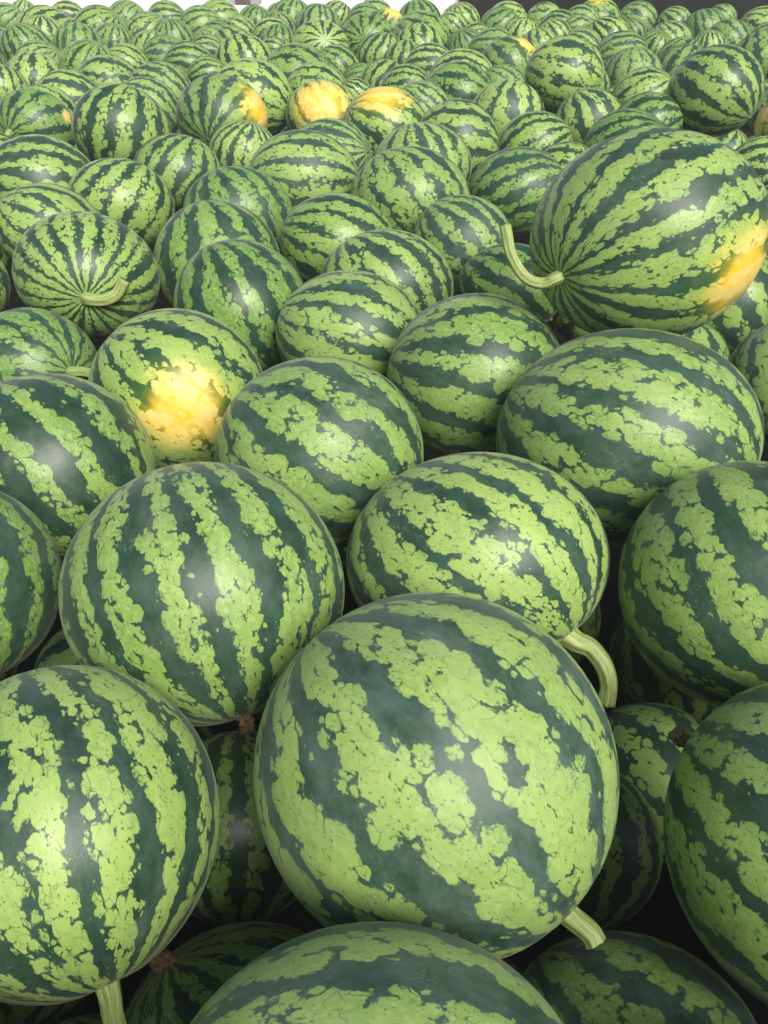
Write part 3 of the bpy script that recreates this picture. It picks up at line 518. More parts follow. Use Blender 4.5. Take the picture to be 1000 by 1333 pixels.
    ('slant-striped melon, second nearest down and right of the orange-sided melon in the back', [0.8064, 3.9156, 0.5673], 0.1396, 0.9, [0.473, -0.82, 0.323], 0.57, 14, -0.451, 0.26, None, None, 1, 0.53, []),
    ('upright-striped melon, nearest down and right of the orange-sided melon in the back', [0.6809, 3.7113, 0.5576], 0.1172, 0.9, [0.086, -0.981, -0.174], 5.11, 12, -0.63, 0.32, None, None, 1, 0.62, []),
    ('small upright-striped melon, second nearest below the orange-topped melon by the white wall', [0.1075, 4.736, 0.5616], 0.1092, 0.9, [0.083, 0.952, -0.294], 3.43, 12, -0.387, 0.28, None, None, 1, 0.5, []),
    ('small sideways-striped melon, third nearest down and right of the orange-topped melon by the white wall', [0.2221, 4.5554, 0.5629], 0.1199, 0.9, [0.986, 0.0, 0.167], 4.35, 15, -0.208, 0.42, None, None, 1, 0.92, []),
    ('sideways-striped melon, nearest down and left of the orange-sided melon in the back', [0.3523, 4.2222, 0.5542], 0.1484, 0.9, [0.984, -0.086, 0.153], 0.13, 16, -0.61, 0.24, None, None, 1, 0.96, []),
    ('sideways-striped melon, second nearest down and left of the orange-sided melon in the back', [0.2976, 3.7461, 0.5699], 0.1489, 0.9, [0.942, -0.252, 0.222], 2.23, 13, -0.544, 0.08, None, None, 1, 0.09, []),
    ('small slant-striped melon, nearest below the orange-sided melon in the back', [0.5097, 4.0459, 0.555], 0.1048, 0.9, [0.704, -0.704, 0.091], 4.5, 15, -0.533, 0.47, None, None, 1, 0.27, []),
    ('upright-striped melon, second nearest below the orange-sided melon in the back', [0.4428, 3.3057, 0.5821], 0.1361, 0.9, [0.168, 0.951, -0.261], 4.32, 12, -0.358, 0.48, None, None, 1, 0.9, []),
    ('small sideways-striped melon, second nearest up and right of the yellow-topped melon', [0.1023, 4.1394, 0.5357], 0.1146, 0.9, [0.963, 0.0, 0.268], 5.63, 16, -0.387, 0.14, None, None, 1, 0.52, []),
    ('small slant-striped melon, nearest up and right of the yellow-topped melon', [0.1423, 3.5582, 0.5616], 0.1123, 0.9, [0.636, -0.758, -0.147], 2.37, 16, -0.477, 0.49, None, None, 1, 0.67, []),
    ('small slant-striped melon, second nearest down and left of the yellow-flecked melon below the tarpaulin', [1.0952, 5.3075, 0.5494], 0.1135, 0.9, [0.847, -0.489, 0.208], 2.43, 16, -0.248, 0.46, None, None, 1, 0.61, []),
    ('small sideways-striped melon, second nearest down and right of the yellow-flecked melon below the tarpaulin', [1.1647, 4.6803, 0.5811], 0.1357, 0.9, [0.972, 0.0, -0.236], 0.63, 16, -0.35, 0.49, None, None, 1, 0.25, []),
    ('small slant-striped melon below the yellow-flecked melon below the tarpaulin', [1.2639, 5.4724, 0.5659], 0.1397, 0.9, [0.497, -0.861, -0.109], 0.48, 14, -0.297, 0.09, None, None, 1, 0.95, []),
    ('melon with a yellow fleck on top in the last rows below the dark tarpaulin', [1.4513, 6.636, 0.5462], 0.1556, 0.9, [0.939, -0.342, -0.026], 5.21, 13, -0.572, 0.08, [0.075, 0.963, 0.259, 0.472], None, 1, 0.57, []),
    ('small sideways-striped melon, nearest left of the yellow-flecked melon below the tarpaulin', [1.305, 6.4204, 0.5558], 0.1237, 0.9, [0.898, -0.327, 0.295], 5.68, 15, -0.48, 0.24, None, None, 1, 0.53, []),
    ('small slant-striped melon right of the yellow-flecked melon below the tarpaulin', [1.7273, 6.6453, 0.5431], 0.14, 0.9, [0.762, -0.639, -0.103], 2.65, 14, -0.639, 0.45, None, None, 1, 0.33, []),
    ('small upright-striped melon, nearest down and right of the yellow-flecked melon below the tarpaulin', [1.6554, 6.4429, 0.4996], 0.0946, 0.9, [0.335, -0.919, -0.208], 1.19, 14, -0.41, 0.32, None, None, 1, 0.18, []),
    ('small slant-striped melon up and left of the small pale two-striped melon', [1.9508, 6.5392, 0.5384], 0.118, 0.9, [0.64, -0.762, 0.101], 5.24, 14, -0.33, 0.08, None, None, 1, 0.48, []),
    ('small slant-striped melon, second nearest above the small pale two-striped melon', [2.4423, 7.051, 0.5165], 0.1091, 0.9, [0.719, -0.603, 0.347], 5.66, 14, -0.589, 0.26, None, None, 1, 0.38, []),
    ('small upright-striped melon, nearest above the small pale two-striped melon', [1.9502, 5.9037, 0.5721], 0.1319, 0.9, [0.165, -0.938, 0.305], 1.22, 16, -0.276, 0.26, None, None, 1, 0.1, []),
    ('small slant-striped melon, third nearest right of the small pale two-striped melon', [2.3429, 6.0195, 0.5544], 0.1521, 0.9, [0.75, -0.629, -0.203], 3.61, 12, -0.519, 0.22, None, None, 1, 0.76, []),
    ('small upright-striped melon, nearest left of the small pale two-striped melon', [1.6355, 5.5176, 0.5407], 0.1385, 0.9, [0.342, -0.94, -0.006], 5.8, 14, -0.288, 0.41, None, None, 1, 0.71, []),
    ('small slant-striped melon, nearest right of the small pale two-striped melon', [2.0164, 5.6529, 0.5388], 0.1345, 0.9, [0.663, -0.663, 0.347], 2.04, 12, -0.505, 0.42, None, None, 1, 0.2, []),
    ('small sideways-striped melon, fourth nearest right of the small pale two-striped melon', [2.3008, 5.7894, 0.544], 0.0986, 0.9, [0.981, 0.0, -0.192], 0.04, 12, -0.562, 0.47, None, None, 1, 0.47, []),
    ('small slant-striped melon, second nearest left of the small pale two-striped melon', [1.5072, 5.3313, 0.5451], 0.1037, 0.9, [0.466, 0.807, 0.362], 2.15, 14, -0.616, 0.05, None, None, 1, 0.38, []),
    ('small pale melon with two dark upright stripes behind the big round one at right', [1.8619, 5.497, 0.5301], 0.1007, 0.9, [0.085, 0.976, 0.203], 0.73, 15, -0.315, 0.37, None, None, 1, 1.0, []),
    ('small slant-striped melon, nearest down and left of the small pale two-striped melon', [1.509, 4.8452, 0.5519], 0.1236, 0.9, [0.643, 0.766, 0.02], 0.89, 14, -0.32, 0.14, None, None, 1, 0.34, []),
    ('upright-striped melon, second nearest right of the small pale two-striped melon', [1.864, 4.7108, 0.5802], 0.1399, 0.9, [0.083, -0.946, 0.313], 5.33, 12, -0.404, 0.18, None, None, 1, 0.34, []),
    ('upright-striped melon, third nearest down and right of the yellow-flecked melon below the tarpaulin', [1.1204, 4.2475, 0.5706], 0.1313, 0.9, [0.087, 0.995, 0.048], 4.52, 12, -0.574, 0.49, None, None, 1, 0.27, []),
    ('small slant-striped melon, second nearest down and left of the small pale two-striped melon', [1.4082, 4.4601, 0.5631], 0.1282, 0.9, [0.489, 0.847, -0.211], 5.3, 12, -0.414, 0.24, None, None, 1, 0.18, []),
    ('slant-striped melon left of the big round melon at upper right', [1.0471, 3.7407, 0.5658], 0.1293, 0.9, [0.832, 0.48, 0.279], 0.03, 13, -0.636, 0.21, None, None, 1, 0.81, []),
    ('big round melon standing proud at the upper right with broad dark slanting stripes', [1.1187, 3.1443, 0.6934], 0.1573, 0.9, [0.69, -0.69, 0.219], 6.01, 14, -0.291, 0.06, None, None, 2, 0.56, []),
    ('melon with a yellowish side cut by the right edge at the upper right', [1.4999, 3.3647, 0.5495], 0.1226, 0.9, [0.166, 0.943, 0.288], 2.78, 12, -0.654, 0.15, [-0.86, 0.288, 0.421, 0.463], None, 1, 1.1, []),
    ('upright-striped melon, third nearest down and right of the orange-sided melon in the back', [0.7285, 3.2449, 0.5741], 0.1245, 0.9, [0.342, -0.94, 0.015], 2.95, 12, -0.221, 0.32, None, None, 1, 0.84, []),
    ('sideways-striped melon down and left of the big round melon at upper right', [0.8893, 3.0878, 0.595], 0.1172, 0.9, [0.941, 0.166, -0.294], 3.73, 13, 0.0, 0.1, None, None, 1, 0.1, []),
    ('slant-striped melon above the raised melon with the curled stem', [0.7718, 2.8733, 0.5662], 0.1369, 0.9, [0.823, 0.475, 0.311], 4.83, 16, -0.375, 0.07, None, None, 2, 0.02, []),
    ('sideways-striped melon down and right of the big round melon at upper right', [1.1944, 2.7993, 0.5239], 0.1121, 0.9, [1.0, 0.0, -0.026], 4.75, 15, -0.241, 0.22, None, None, 1, 1.0, []),
    ('sideways-striped melon up and left of the raised melon with the curled stem', [0.5731, 2.785, 0.5225], 0.1005, 0.9, [0.953, 0.0, 0.304], 0.48, 13, -0.535, 0.14, None, None, 1, 0.83, []),
    ('slant-striped melon, third nearest below the orange-sided melon in the back', [0.4996, 2.9837, 0.5483], 0.128, 0.9, [0.905, 0.422, -0.056], 1.8, 15, -0.478, 0.17, None, None, 1, 0.47, []),
    ('small sideways-striped melon, seventh nearest above the yellow-flecked rayed melon at upper left', [-2.6368, 6.5484, 0.4837], 0.1006, 0.9, [0.929, 0.338, 0.151], 4.32, 12, -0.311, 0.39, None, None, 1, 0.08, []),
    ('small sideways-striped melon, fifth nearest above the yellow-flecked rayed melon at upper left', [-2.5527, 6.3968, 0.4736], 0.0852, 0.9, [0.944, 0.166, -0.285], 5.2, 15, -0.255, 0.14, None, None, 1, 0.02, []),
    ('small upright-striped melon, second nearest up and left of the yellow-flecked rayed melon at upper left', [-1.9994, 4.7316, 0.5353], 0.1167, 0.9, [0.321, 0.881, 0.349], 2.29, 16, -0.46, 0.26, None, None, 1, 0.08, []),
    ('slant-striped melon left of the yellow-flecked rayed melon at upper left', [-1.5155, 3.3272, 0.5236], 0.112, 0.9, [0.86, 0.497, 0.118], 4.73, 12, -0.591, 0.24, None, None, 1, 0.27, []),
    ('small slant-striped melon right of the big round melon at upper right', [2.0072, 4.5203, 0.5472], 0.1176, 0.9, [0.499, 0.865, -0.054], 4.41, 13, -0.607, 0.28, None, None, 1, 0.97, []),
]
FILL = [
    ('watermelon of the heap just outside the picture edge', [0.56, 0.205, 0.546], 0.118, 0.95, [0.861, -0.437, 0.262], 2.4, 12, -0.327, 0.25, None, None, 1, 0.39, []),
    ('watermelon of the heap just outside the picture edge', [-0.744, 0.873, 0.556], 0.13, 0.95, [-0.83, 0.537, 0.147], 0.33, 11, -0.263, 0.25, None, None, 1, 0.23, []),
    ('watermelon of the heap just outside the picture edge', [0.873, 1.156, 0.526], 0.123, 0.95, [-0.968, 0.074, 0.241], 0.46, 12, -0.221, 0.25, None, None, 1, 0.45, []),
    ('watermelon of the heap just outside the picture edge', [0.917, 0.902, 0.578], 0.137, 0.95, [-0.117, -0.949, 0.293], 2.32, 12, -0.345, 0.25, None, None, 1, 0.68, []),
    ('watermelon of the heap just outside the picture edge', [0.311, 0.113, 0.563], 0.121, 0.95, [-0.921, 0.074, -0.383], 2.55, 10, -0.448, 0.25, None, None, 1, 0.56, []),
    ('watermelon of the heap just outside the picture edge', [1.017, 1.407, 0.543], 0.138, 0.95, [-0.41, 0.908, -0.082], 1.96, 12, -0.255, 0.25, None, None, 1, 0.52, []),
    ('watermelon of the heap just outside the picture edge', [-1.197, 1.932, 0.521], 0.129, 0.95, [-0.978, 0.208, -0.012], 0.46, 11, -0.335, 0.25, None, None, 1, 0.21, []),
    ('watermelon of the heap just outside the picture edge', [1.417, 2.647, 0.531], 0.135, 0.95, [-0.528, 0.775, -0.348], 4.8, 11, -0.34, 0.25, None, None, 1, 0.28, []),
    ('watermelon of the heap just outside the picture edge', [-1.187, 2.188, 0.563], 0.126, 0.95, [-0.791, -0.603, 0.107], 3.44, 12, -0.238, 0.25, None, None, 1, 0.36, []),
    ('watermelon of the heap just outside the picture edge', [-0.7, 0.596, 0.559], 0.134, 0.95, [-0.928, -0.314, -0.201], 0.64, 12, -0.378, 0.25, None, None, 1, 0.58, []),
    ('watermelon of the heap just outside the picture edge', [-1.435, 2.081, 0.564], 0.139, 0.95, [-0.486, 0.874, 0.011], 3.21, 12, -0.353, 0.25, None, None, 1, 0.44, []),
    ('watermelon of the heap just outside the picture edge', [1.66, 2.728, 0.548], 0.12, 0.95, [-0.934, 0.241, -0.264], 1.68, 10, -0.232, 0.25, None, None, 1, 0.39, []),
    ('watermelon of the heap just outside the picture edge', [-0.732, 0.335, 0.523], 0.125, 0.95, [-0.924, -0.16, -0.348], 5.65, 12, -0.314, 0.25, None, None, 1, 0.59, []),
    ('watermelon of the heap just outside the picture edge', [-0.273, 0.117, 0.574], 0.129, 0.95, [-0.837, -0.403, -0.371], 2.81, 12, -0.273, 0.25, None, None, 1, 0.49, []),
    ('watermelon of the heap just outside the picture edge', [0.717, 0.397, 0.54], 0.126, 0.95, [-0.004, -0.999, 0.043], 1.69, 10, -0.364, 0.25, None, None, 1, 0.45, []),
    ('watermelon of the heap just outside the picture edge', [0.696, 0.678, 0.572], 0.123, 0.95, [-0.67, -0.727, 0.151], 3.61, 10, -0.332, 0.25, None, None, 1, 0.37, []),
    ('watermelon of the heap just outside the picture edge', [-0.541, 0.067, 0.558], 0.128, 0.95, [0.807, 0.59, -0.034], 2.4, 12, -0.254, 0.25, None, None, 1, 0.78, []),
    ('watermelon of the heap just outside the picture edge', [-0.928, 1.08, 0.522], 0.128, 0.95, [0.919, 0.224, -0.326], 0.8, 10, -0.374, 0.25, None, None, 1, 0.63, []),
    ('watermelon of the heap just outside the picture edge', [-1.307, 1.692, 0.533], 0.131, 0.95, [0.945, -0.112, 0.309], 0.02, 12, -0.349, 0.25, None, None, 1, 0.24, []),
    ('watermelon of the heap just outside the picture edge', [1.361, 2.371, 0.56], 0.135, 0.95, [-0.716, -0.606, -0.348], 0.47, 10, -0.211, 0.25, None, None, 1, 0.2, []),
    ('watermelon of the heap just outside the picture edge', [1.217, 2.143, 0.539], 0.129, 0.95, [-0.894, -0.382, -0.236], 2.17, 12, -0.358, 0.25, None, None, 1, 0.26, []),
    ('watermelon of the heap just outside the picture edge', [1.231, 1.586, 0.55], 0.116, 0.95, [0.429, -0.851, -0.304], 4.01, 11, -0.403, 0.25, None, None, 1, 0.63, []),
    ('watermelon of the heap just outside the picture edge', [-0.901, 1.346, 0.57], 0.135, 0.95, [-0.076, 0.993, -0.088], 2.89, 11, -0.235, 0.25, None, None, 1, 0.21, []),
    ('watermelon of the heap just outside the picture edge', [-1.173, 1.395, 0.572], 0.132, 0.95, [0.545, -0.809, -0.219], 3.54, 11, -0.3, 0.25, None, None, 1, 0.27, []),
    ('watermelon of the heap just outside the picture edge', [1.287, 1.816, 0.542], 0.12, 0.95, [0.788, 0.615, 0.031], 2.91, 10, -0.401, 0.25, None, None, 1, 0.77, []),
    ('watermelon of the heap just outside the picture edge', [-1.556, 2.346, 0.557], 0.13, 0.95, [-0.246, -0.916, 0.316], 4.86, 12, -0.433, 0.25, None, None, 1, 0.72, []),
    ('watermelon of the heap just outside the picture edge', [-1.642, 2.592, 0.554], 0.13, 0.95, [0.498, -0.827, 0.26], 0.23, 12, -0.222, 0.25, None, None, 1, 0.27, []),
    ('watermelon of the heap just outside the picture edge', [-1.391, 2.698, 0.53], 0.124, 0.95, [0.364, 0.93, -0.046], 0.84, 11, -0.254, 0.25, None, None, 1, 0.23, []),
    ('watermelon of the heap just outside the picture edge', [1.034, 1.821, 0.552], 0.118, 0.95, [0.824, 0.498, -0.269], 4.53, 12, -0.373, 0.25, None, None, 1, 0.28, []),
    ('watermelon of the heap just outside the picture edge', [1.615, 2.467, 0.526], 0.12, 0.95, [0.137, 0.93, 0.341], 5.47, 12, -0.287, 0.25, None, None, 1, 0.37, []),
    ('watermelon of the heap just outside the picture edge', [-1.664, 2.855, 0.549], 0.115, 0.95, [-0.192, -0.981, -0.023], 5.6, 12, -0.372, 0.25, None, None, 1, 0.3, []),
    ('watermelon of the heap just outside the picture edge', [-1.058, 1.643, 0.569], 0.123, 0.95, [-0.903, -0.376, -0.211], 4.57, 10, -0.339, 0.25, None, None, 1, 0.52, []),
    ('watermelon of the heap just outside the picture edge', [1.47, 2.095, 0.521], 0.118, 0.95, [0.963, 0.252, -0.095], 5.81, 10, -0.229, 0.25, None, None, 1, 0.2, []),
    ('watermelon of the heap just outside the picture edge', [-1.219, 2.442, 0.538], 0.118, 0.95, [0.962, 0.244, -0.125], 5.77, 12, -0.227, 0.25, None, None, 1, 0.36, []),
    ('watermelon of the heap just outside the picture edge', [0.659, 0.939, 0.572], 0.118, 0.95, [-0.569, 0.729, 0.379], 5.15, 10, -0.219, 0.25, None, None, 1, 0.52, []),
    ('shaded watermelon lying on the floor under the top layer', [0.408, 0.804, 0.134], 0.122, 0.95, [-0.657, 0.662, -0.361], 4.93, 12, -0.319, 0.25, None, None, 1, 0.78, []),
    ('shaded watermelon lying on the floor under the top layer', [0.519, 1.048, 0.133], 0.121, 0.95, [-0.149, 0.984, -0.094], 5.67, 12, -0.209, 0.25, None, None, 1, 0.28, []),
    ('shaded watermelon lying on the floor under the top layer', [-0.481, 0.559, 0.142], 0.13, 0.95, [-0.027, 0.94, -0.34], 2.48, 12, -0.36, 0.25, None, None, 1, 0.64, []),
    ('shaded watermelon lying on the floor under the top layer', [0.097, 0.438, 0.122], 0.11, 0.95, [0.737, -0.674, 0.048], 4.42, 12, -0.31, 0.25, None, None, 1, 0.71, []),
    ('shaded watermelon lying on the floor under the top layer', [0.37, 0.111, 0.119], 0.107, 0.95, [-0.994, 0.098, 0.042], 4.39, 11, -0.308, 0.25, None, None, 1, 0.32, []),
    ('shaded watermelon lying on the floor under the top layer', [0.448, 0.354, 0.116], 0.104, 0.95, [0.294, 0.945, -0.141], 4.22, 12, -0.346, 0.25, None, None, 1, 0.29, []),
    ('shaded watermelon lying on the floor under the top layer', [-0.133, 1.017, 0.118], 0.106, 0.95, [-0.903, 0.205, 0.377], 2.06, 10, -0.393, 0.25, None, None, 1, 0.42, []),
    ('shaded watermelon lying on the floor under the top layer', [0.101, 0.093, 0.124], 0.112, 0.95, [-0.977, -0.167, -0.13], 5.05, 12, -0.366, 0.25, None, None, 1, 0.75, []),
    ('shaded watermelon lying on the floor under the top layer', [-0.389, 0.82, 0.142], 0.13, 0.95, [-0.969, 0.228, -0.094], 4.22, 10, -0.31, 0.25, None, None, 1, 0.23, []),
    ('shaded watermelon lying on the floor under the top layer', [1.119, 2.363, 0.131], 0.119, 0.95, [-0.596, -0.756, 0.271], 4.79, 12, -0.298, 0.25, None, None, 1, 0.73, []),
    ('shaded watermelon lying on the floor under the top layer', [-0.658, 0.875, 0.115], 0.103, 0.95, [-0.527, -0.76, 0.381], 4.37, 11, -0.233, 0.25, None, None, 1, 0.42, []),
    ('shaded watermelon lying on the floor under the top layer', [-0.304, 0.088, 0.119], 0.107, 0.95, [-0.893, 0.278, 0.354], 1.45, 12, -0.326, 0.25, None, None, 1, 0.25, []),
    ('shaded watermelon lying on the floor under the top layer', [0.802, 2.155, 0.134], 0.122, 0.95, [0.793, 0.587, 0.165], 2.3, 12, -0.313, 0.25, None, None, 1, 0.23, []),
    ('shaded watermelon lying on the floor under the top layer', [0.249, 0.963, 0.114], 0.102, 0.95, [0.44, 0.819, -0.369], 3.23, 10, -0.41, 0.25, None, None, 1, 0.61, []),
    ('shaded watermelon lying on the floor under the top layer', [0.542, 0.612, 0.115], 0.103, 0.95, [0.928, -0.369, -0.047], 0.86, 12, -0.273, 0.25, None, None, 1, 0.42, []),
    ('shaded watermelon lying on the floor under the top layer', [-0.117, 0.216, 0.125], 0.113, 0.95, [-0.924, -0.175, -0.34], 2.63, 12, -0.39, 0.25, None, None, 1, 0.2, []),
    ('shaded watermelon lying on the floor under the top layer', [0.029, 0.801, 0.144], 0.132, 0.95, [0.672, 0.733, -0.106], 0.16, 11, -0.291, 0.25, None, None, 1, 0.35, []),
    ('shaded watermelon lying on the floor under the top layer', [-0.144, 1.457, 0.114], 0.102, 0.95, [-0.989, 0.126, 0.073], 3.58, 10, -0.446, 0.25, None, None, 1, 0.78, []),
    ('shaded watermelon lying on the floor under the top layer', [-0.339, 0.371, 0.116], 0.104, 0.95, [-0.18, 0.963, 0.199], 2.25, 11, -0.422, 0.25, None, None, 1, 0.45, []),
    ('shaded watermelon lying on the floor under the top layer', [-0.268, 1.182, 0.113], 0.101, 0.95, [-0.955, 0.257, -0.15], 5.43, 10, -0.333, 0.25, None, None, 1, 0.58, []),
    ('shaded watermelon lying on the floor under the top layer', [0.293, 1.174, 0.125], 0.113, 0.95, [-0.609, 0.793, -0.035], 3.89, 10, -0.372, 0.25, None, None, 1, 0.23, []),
    ('shaded watermelon lying on the floor under the top layer', [0.777, 1.098, 0.135], 0.123, 0.95, [0.658, -0.743, 0.122], 0.54, 12, -0.282, 0.25, None, None, 1, 0.52, []),
    ('shaded watermelon lying on the floor under the top layer', [0.659, 0.803, 0.13], 0.118, 0.95, [-0.561, -0.805, -0.195], 0.26, 12, -0.23, 0.25, None, None, 1, 0.49, []),
    ('shaded watermelon lying on the floor under the top layer', [-0.764, 1.059, 0.115], 0.103, 0.95, [-0.49, -0.853, -0.181], 5.35, 10, -0.44, 0.25, None, None, 1, 0.75, []),
    ('shaded watermelon lying on the floor under the top layer', [-0.502, 1.03, 0.117], 0.105, 0.95, [0.873, 0.348, 0.342], 5.28, 12, -0.326, 0.25, None, None, 1, 0.8, []),
    ('shaded watermelon lying on the floor under the top layer', [0.24, 3.119, 0.441], 0.108, 0.95, [-0.826, -0.54, -0.163], 5.7, 11, -0.289, 0.25, None, None, 1, 0.55, []),
    ('shaded watermelon lying on the floor under the top layer', [0.563, 2.146, 0.351], 0.122, 0.95, [0.783, 0.502, 0.369], 5.72, 11, -0.276, 0.25, None, None, 1, 0.69, []),
    ('shaded watermelon lying on the floor under the top layer', [0.076, 0.074, 0.361], 0.109, 0.95, [-0.648, 0.759, -0.07], 4.75, 11, -0.305, 0.25, None, None, 1, 0.35, []),
    ('shaded watermelon lying on the floor under the top layer', [-0.445, 0.543, 0.39], 0.109, 0.95, [-0.967, 0.22, 0.125], 3.85, 10, -0.265, 0.25, None, None, 1, 0.4, []),
    ('shaded watermelon lying on the floor under the top layer', [0.483, 1.134, 0.391], 0.104, 0.95, [0.896, -0.295, 0.331], 3.29, 10, -0.286, 0.25, None, None, 1, 0.66, []),
    ('shaded watermelon lying on the floor under the top layer', [-0.437, 0.253, 0.401], 0.11, 0.95, [-0.975, -0.071, 0.213], 3.81, 12, -0.43, 0.25, None, None, 1, 0.65, []),
    ('shaded watermelon lying on the floor under the top layer', [1.11, 3.259, 0.451], 0.112, 0.95, [-0.905, 0.37, 0.21], 5.47, 11, -0.281, 0.25, None, None, 1, 0.4, []),
    ('shaded watermelon lying on the floor under the top layer', [-0.981, 3.17, 0.479], 0.114, 0.95, [-0.892, 0.243, -0.382], 2.1, 12, -0.293, 0.25, None, None, 1, 0.54, []),
    ('shaded watermelon lying on the floor under the top layer', [-0.171, 2.424, 0.363], 0.117, 0.95, [-0.777, 0.627, 0.061], 1.34, 11, -0.304, 0.25, None, None, 1, 0.38, []),
    ('shaded watermelon lying on the floor under the top layer', [1.521, 3.629, 0.359], 0.101, 0.95, [-0.116, 0.923, 0.367], 3.87, 11, -0.256, 0.25, None, None, 1, 0.64, []),
    ('shaded watermelon lying on the floor under the top layer', [0.683, 1.77, 0.355], 0.105, 0.95, [0.107, 0.993, 0.045], 1.08, 10, -0.377, 0.25, None, None, 1, 0.26, []),
    ('shaded watermelon lying on the floor under the top layer', [1.146, 2.478, 0.46], 0.116, 0.95, [-0.923, -0.177, -0.342], 1.24, 12, -0.276, 0.25, None, None, 1, 0.58, []),
    ('shaded watermelon lying on the floor under the top layer', [-0.18, 0.182, 0.334], 0.103, 0.95, [-0.722, -0.692, -0.014], 0.13, 11, -0.262, 0.25, None, None, 1, 0.5, []),
    ('shaded watermelon lying on the floor under the top layer', [0.101, 1.058, 0.412], 0.111, 0.95, [-0.625, -0.753, 0.206], 0.39, 11, -0.396, 0.25, None, None, 1, 0.39, []),
    ('shaded watermelon lying on the floor under the top layer', [0.918, 2.209, 0.423], 0.101, 0.95, [-0.335, 0.907, 0.256], 0.26, 12, -0.329, 0.25, None, None, 1, 0.56, []),
    ('shaded watermelon lying on the floor under the top layer', [1.931, 4.758, 0.34], 0.113, 0.95, [0.95, -0.181, -0.253], 0.64, 12, -0.396, 0.25, None, None, 1, 0.77, []),
    ('shaded watermelon lying on the floor under the top layer', [-0.774, 1.182, 0.328], 0.135, 0.95, [0.022, -0.93, -0.366], 4.7, 10, -0.443, 0.25, None, None, 1, 0.45, []),
    ('shaded watermelon lying on the floor under the top layer', [-0.034, 1.582, 0.264], 0.109, 0.95, [0.889, -0.459, 0.001], 5.63, 12, -0.423, 0.25, None, None, 1, 0.77, []),
    ('shaded watermelon lying on the floor under the top layer', [0.494, 0.393, 0.332], 0.105, 0.95, [0.562, -0.8, 0.21], 6.19, 12, -0.395, 0.25, None, None, 1, 0.3, []),
    ('shaded watermelon lying on the floor under the top layer', [1.283, 3.401, 0.43], 0.107, 0.95, [-0.496, -0.84, -0.222], 3.45, 12, -0.333, 0.25, None, None, 1, 0.46, []),
    ('shaded watermelon lying on the floor under the top layer', [-0.316, 3.49, 0.434], 0.106, 0.95, [0.157, -0.922, 0.353], 3.38, 11, -0.281, 0.25, None, None, 1, 0.61, []),
    ('shaded watermelon lying on the floor under the top layer', [0.828, 1.953, 0.432], 0.13, 0.95, [-0.402, 0.905, 0.138], 3.74, 11, -0.435, 0.25, None, None, 1, 0.5, []),
    ('shaded watermelon lying on the floor under the top layer', [0.892, 1.577, 0.424], 0.101, 0.95, [0.21, -0.972, 0.109], 4.16, 11, -0.235, 0.25, None, None, 1, 0.68, []),
    ('shaded watermelon lying on the floor under the top layer', [0.533, 0.802, 0.396], 0.102, 0.95, [-0.27, -0.956, 0.118], 0.03, 11, -0.267, 0.25, None, None, 1, 0.73, []),
    ('shaded watermelon lying on the floor under the top layer', [-0.301, 1.078, 0.334], 0.119, 0.95, [-0.976, 0.075, 0.202], 1.7, 12, -0.405, 0.25, None, None, 1, 0.43, []),
    ('shaded watermelon lying on the floor under the top layer', [1.649, 4.044, 0.481], 0.106, 0.95, [-0.071, 0.997, 0.026], 5.64, 11, -0.253, 0.25, None, None, 1, 0.61, []),
    ('shaded watermelon lying on the floor under the top layer', [1.373, 4.189, 0.496], 0.12, 0.95, [0.921, 0.293, 0.255], 5.74, 11, -0.369, 0.25, None, None, 1, 0.61, []),
    ('shaded watermelon lying on the floor under the top layer', [0.998, 1.736, 0.326], 0.1, 0.95, [0.468, -0.838, -0.28], 5.58, 10, -0.28, 0.25, None, None, 1, 0.31, []),
    ('shaded watermelon lying on the floor under the top layer', [0.005, 0.693, 0.371], 0.109, 0.95, [-0.897, 0.33, -0.295], 6.24, 10, -0.296, 0.25, None, None, 1, 0.53, []),
    ('shaded watermelon lying on the floor under the top layer', [-0.601, 0.694, 0.311], 0.109, 0.95, [0.0, 0.998, 0.06], 0.81, 11, -0.35, 0.25, None, None, 1, 0.78, []),
    ('shaded watermelon lying on the floor under the top layer', [-0.304, 2.149, 0.355], 0.102, 0.95, [0.606, 0.772, 0.189], 5.85, 11, -0.375, 0.25, None, None, 1, 0.67, []),
    ('shaded watermelon lying on the floor under the top layer', [1.815, 4.301, 0.471], 0.102, 0.95, [0.216, 0.956, -0.199], 2.4, 11, -0.443, 0.25, None, None, 1, 0.25, []),
    ('shaded watermelon lying on the floor under the top layer', [0.983, 4.05, 0.47], 0.1, 0.95, [0.599, -0.762, 0.246], 0.62, 12, -0.337, 0.25, None, None, 1, 0.56, []),
    ('shaded watermelon lying on the floor under the top layer', [-0.546, 4.526, 0.403], 0.102, 0.95, [0.984, 0.165, 0.069], 5.41, 12, -0.371, 0.25, None, None, 1, 0.74, []),
    ('shaded watermelon lying on the floor under the top layer', [1.714, 4.525, 0.469], 0.116, 0.95, [-0.426, 0.905, 0.024], 5.07, 12, -0.378, 0.25, None, None, 1, 0.78, []),
    ('shaded watermelon lying on the floor under the top layer', [1.627, 3.777, 0.497], 0.117, 0.95, [0.179, -0.984, 0.015], 2.21, 11, -0.395, 0.25, None, None, 1, 0.3, []),
    ('shaded watermelon lying on the floor under the top layer', [0.439, 2.341, 0.282], 0.103, 0.95, [-0.462, 0.886, 0.031], 3.83, 12, -0.438, 0.25, None, None, 1, 0.61, []),
    ('shaded watermelon lying on the floor under the top layer', [-1.255, 2.559, 0.345], 0.111, 0.95, [0.062, 0.967, -0.246], 4.03, 10, -0.272, 0.25, None, None, 1, 0.69, []),
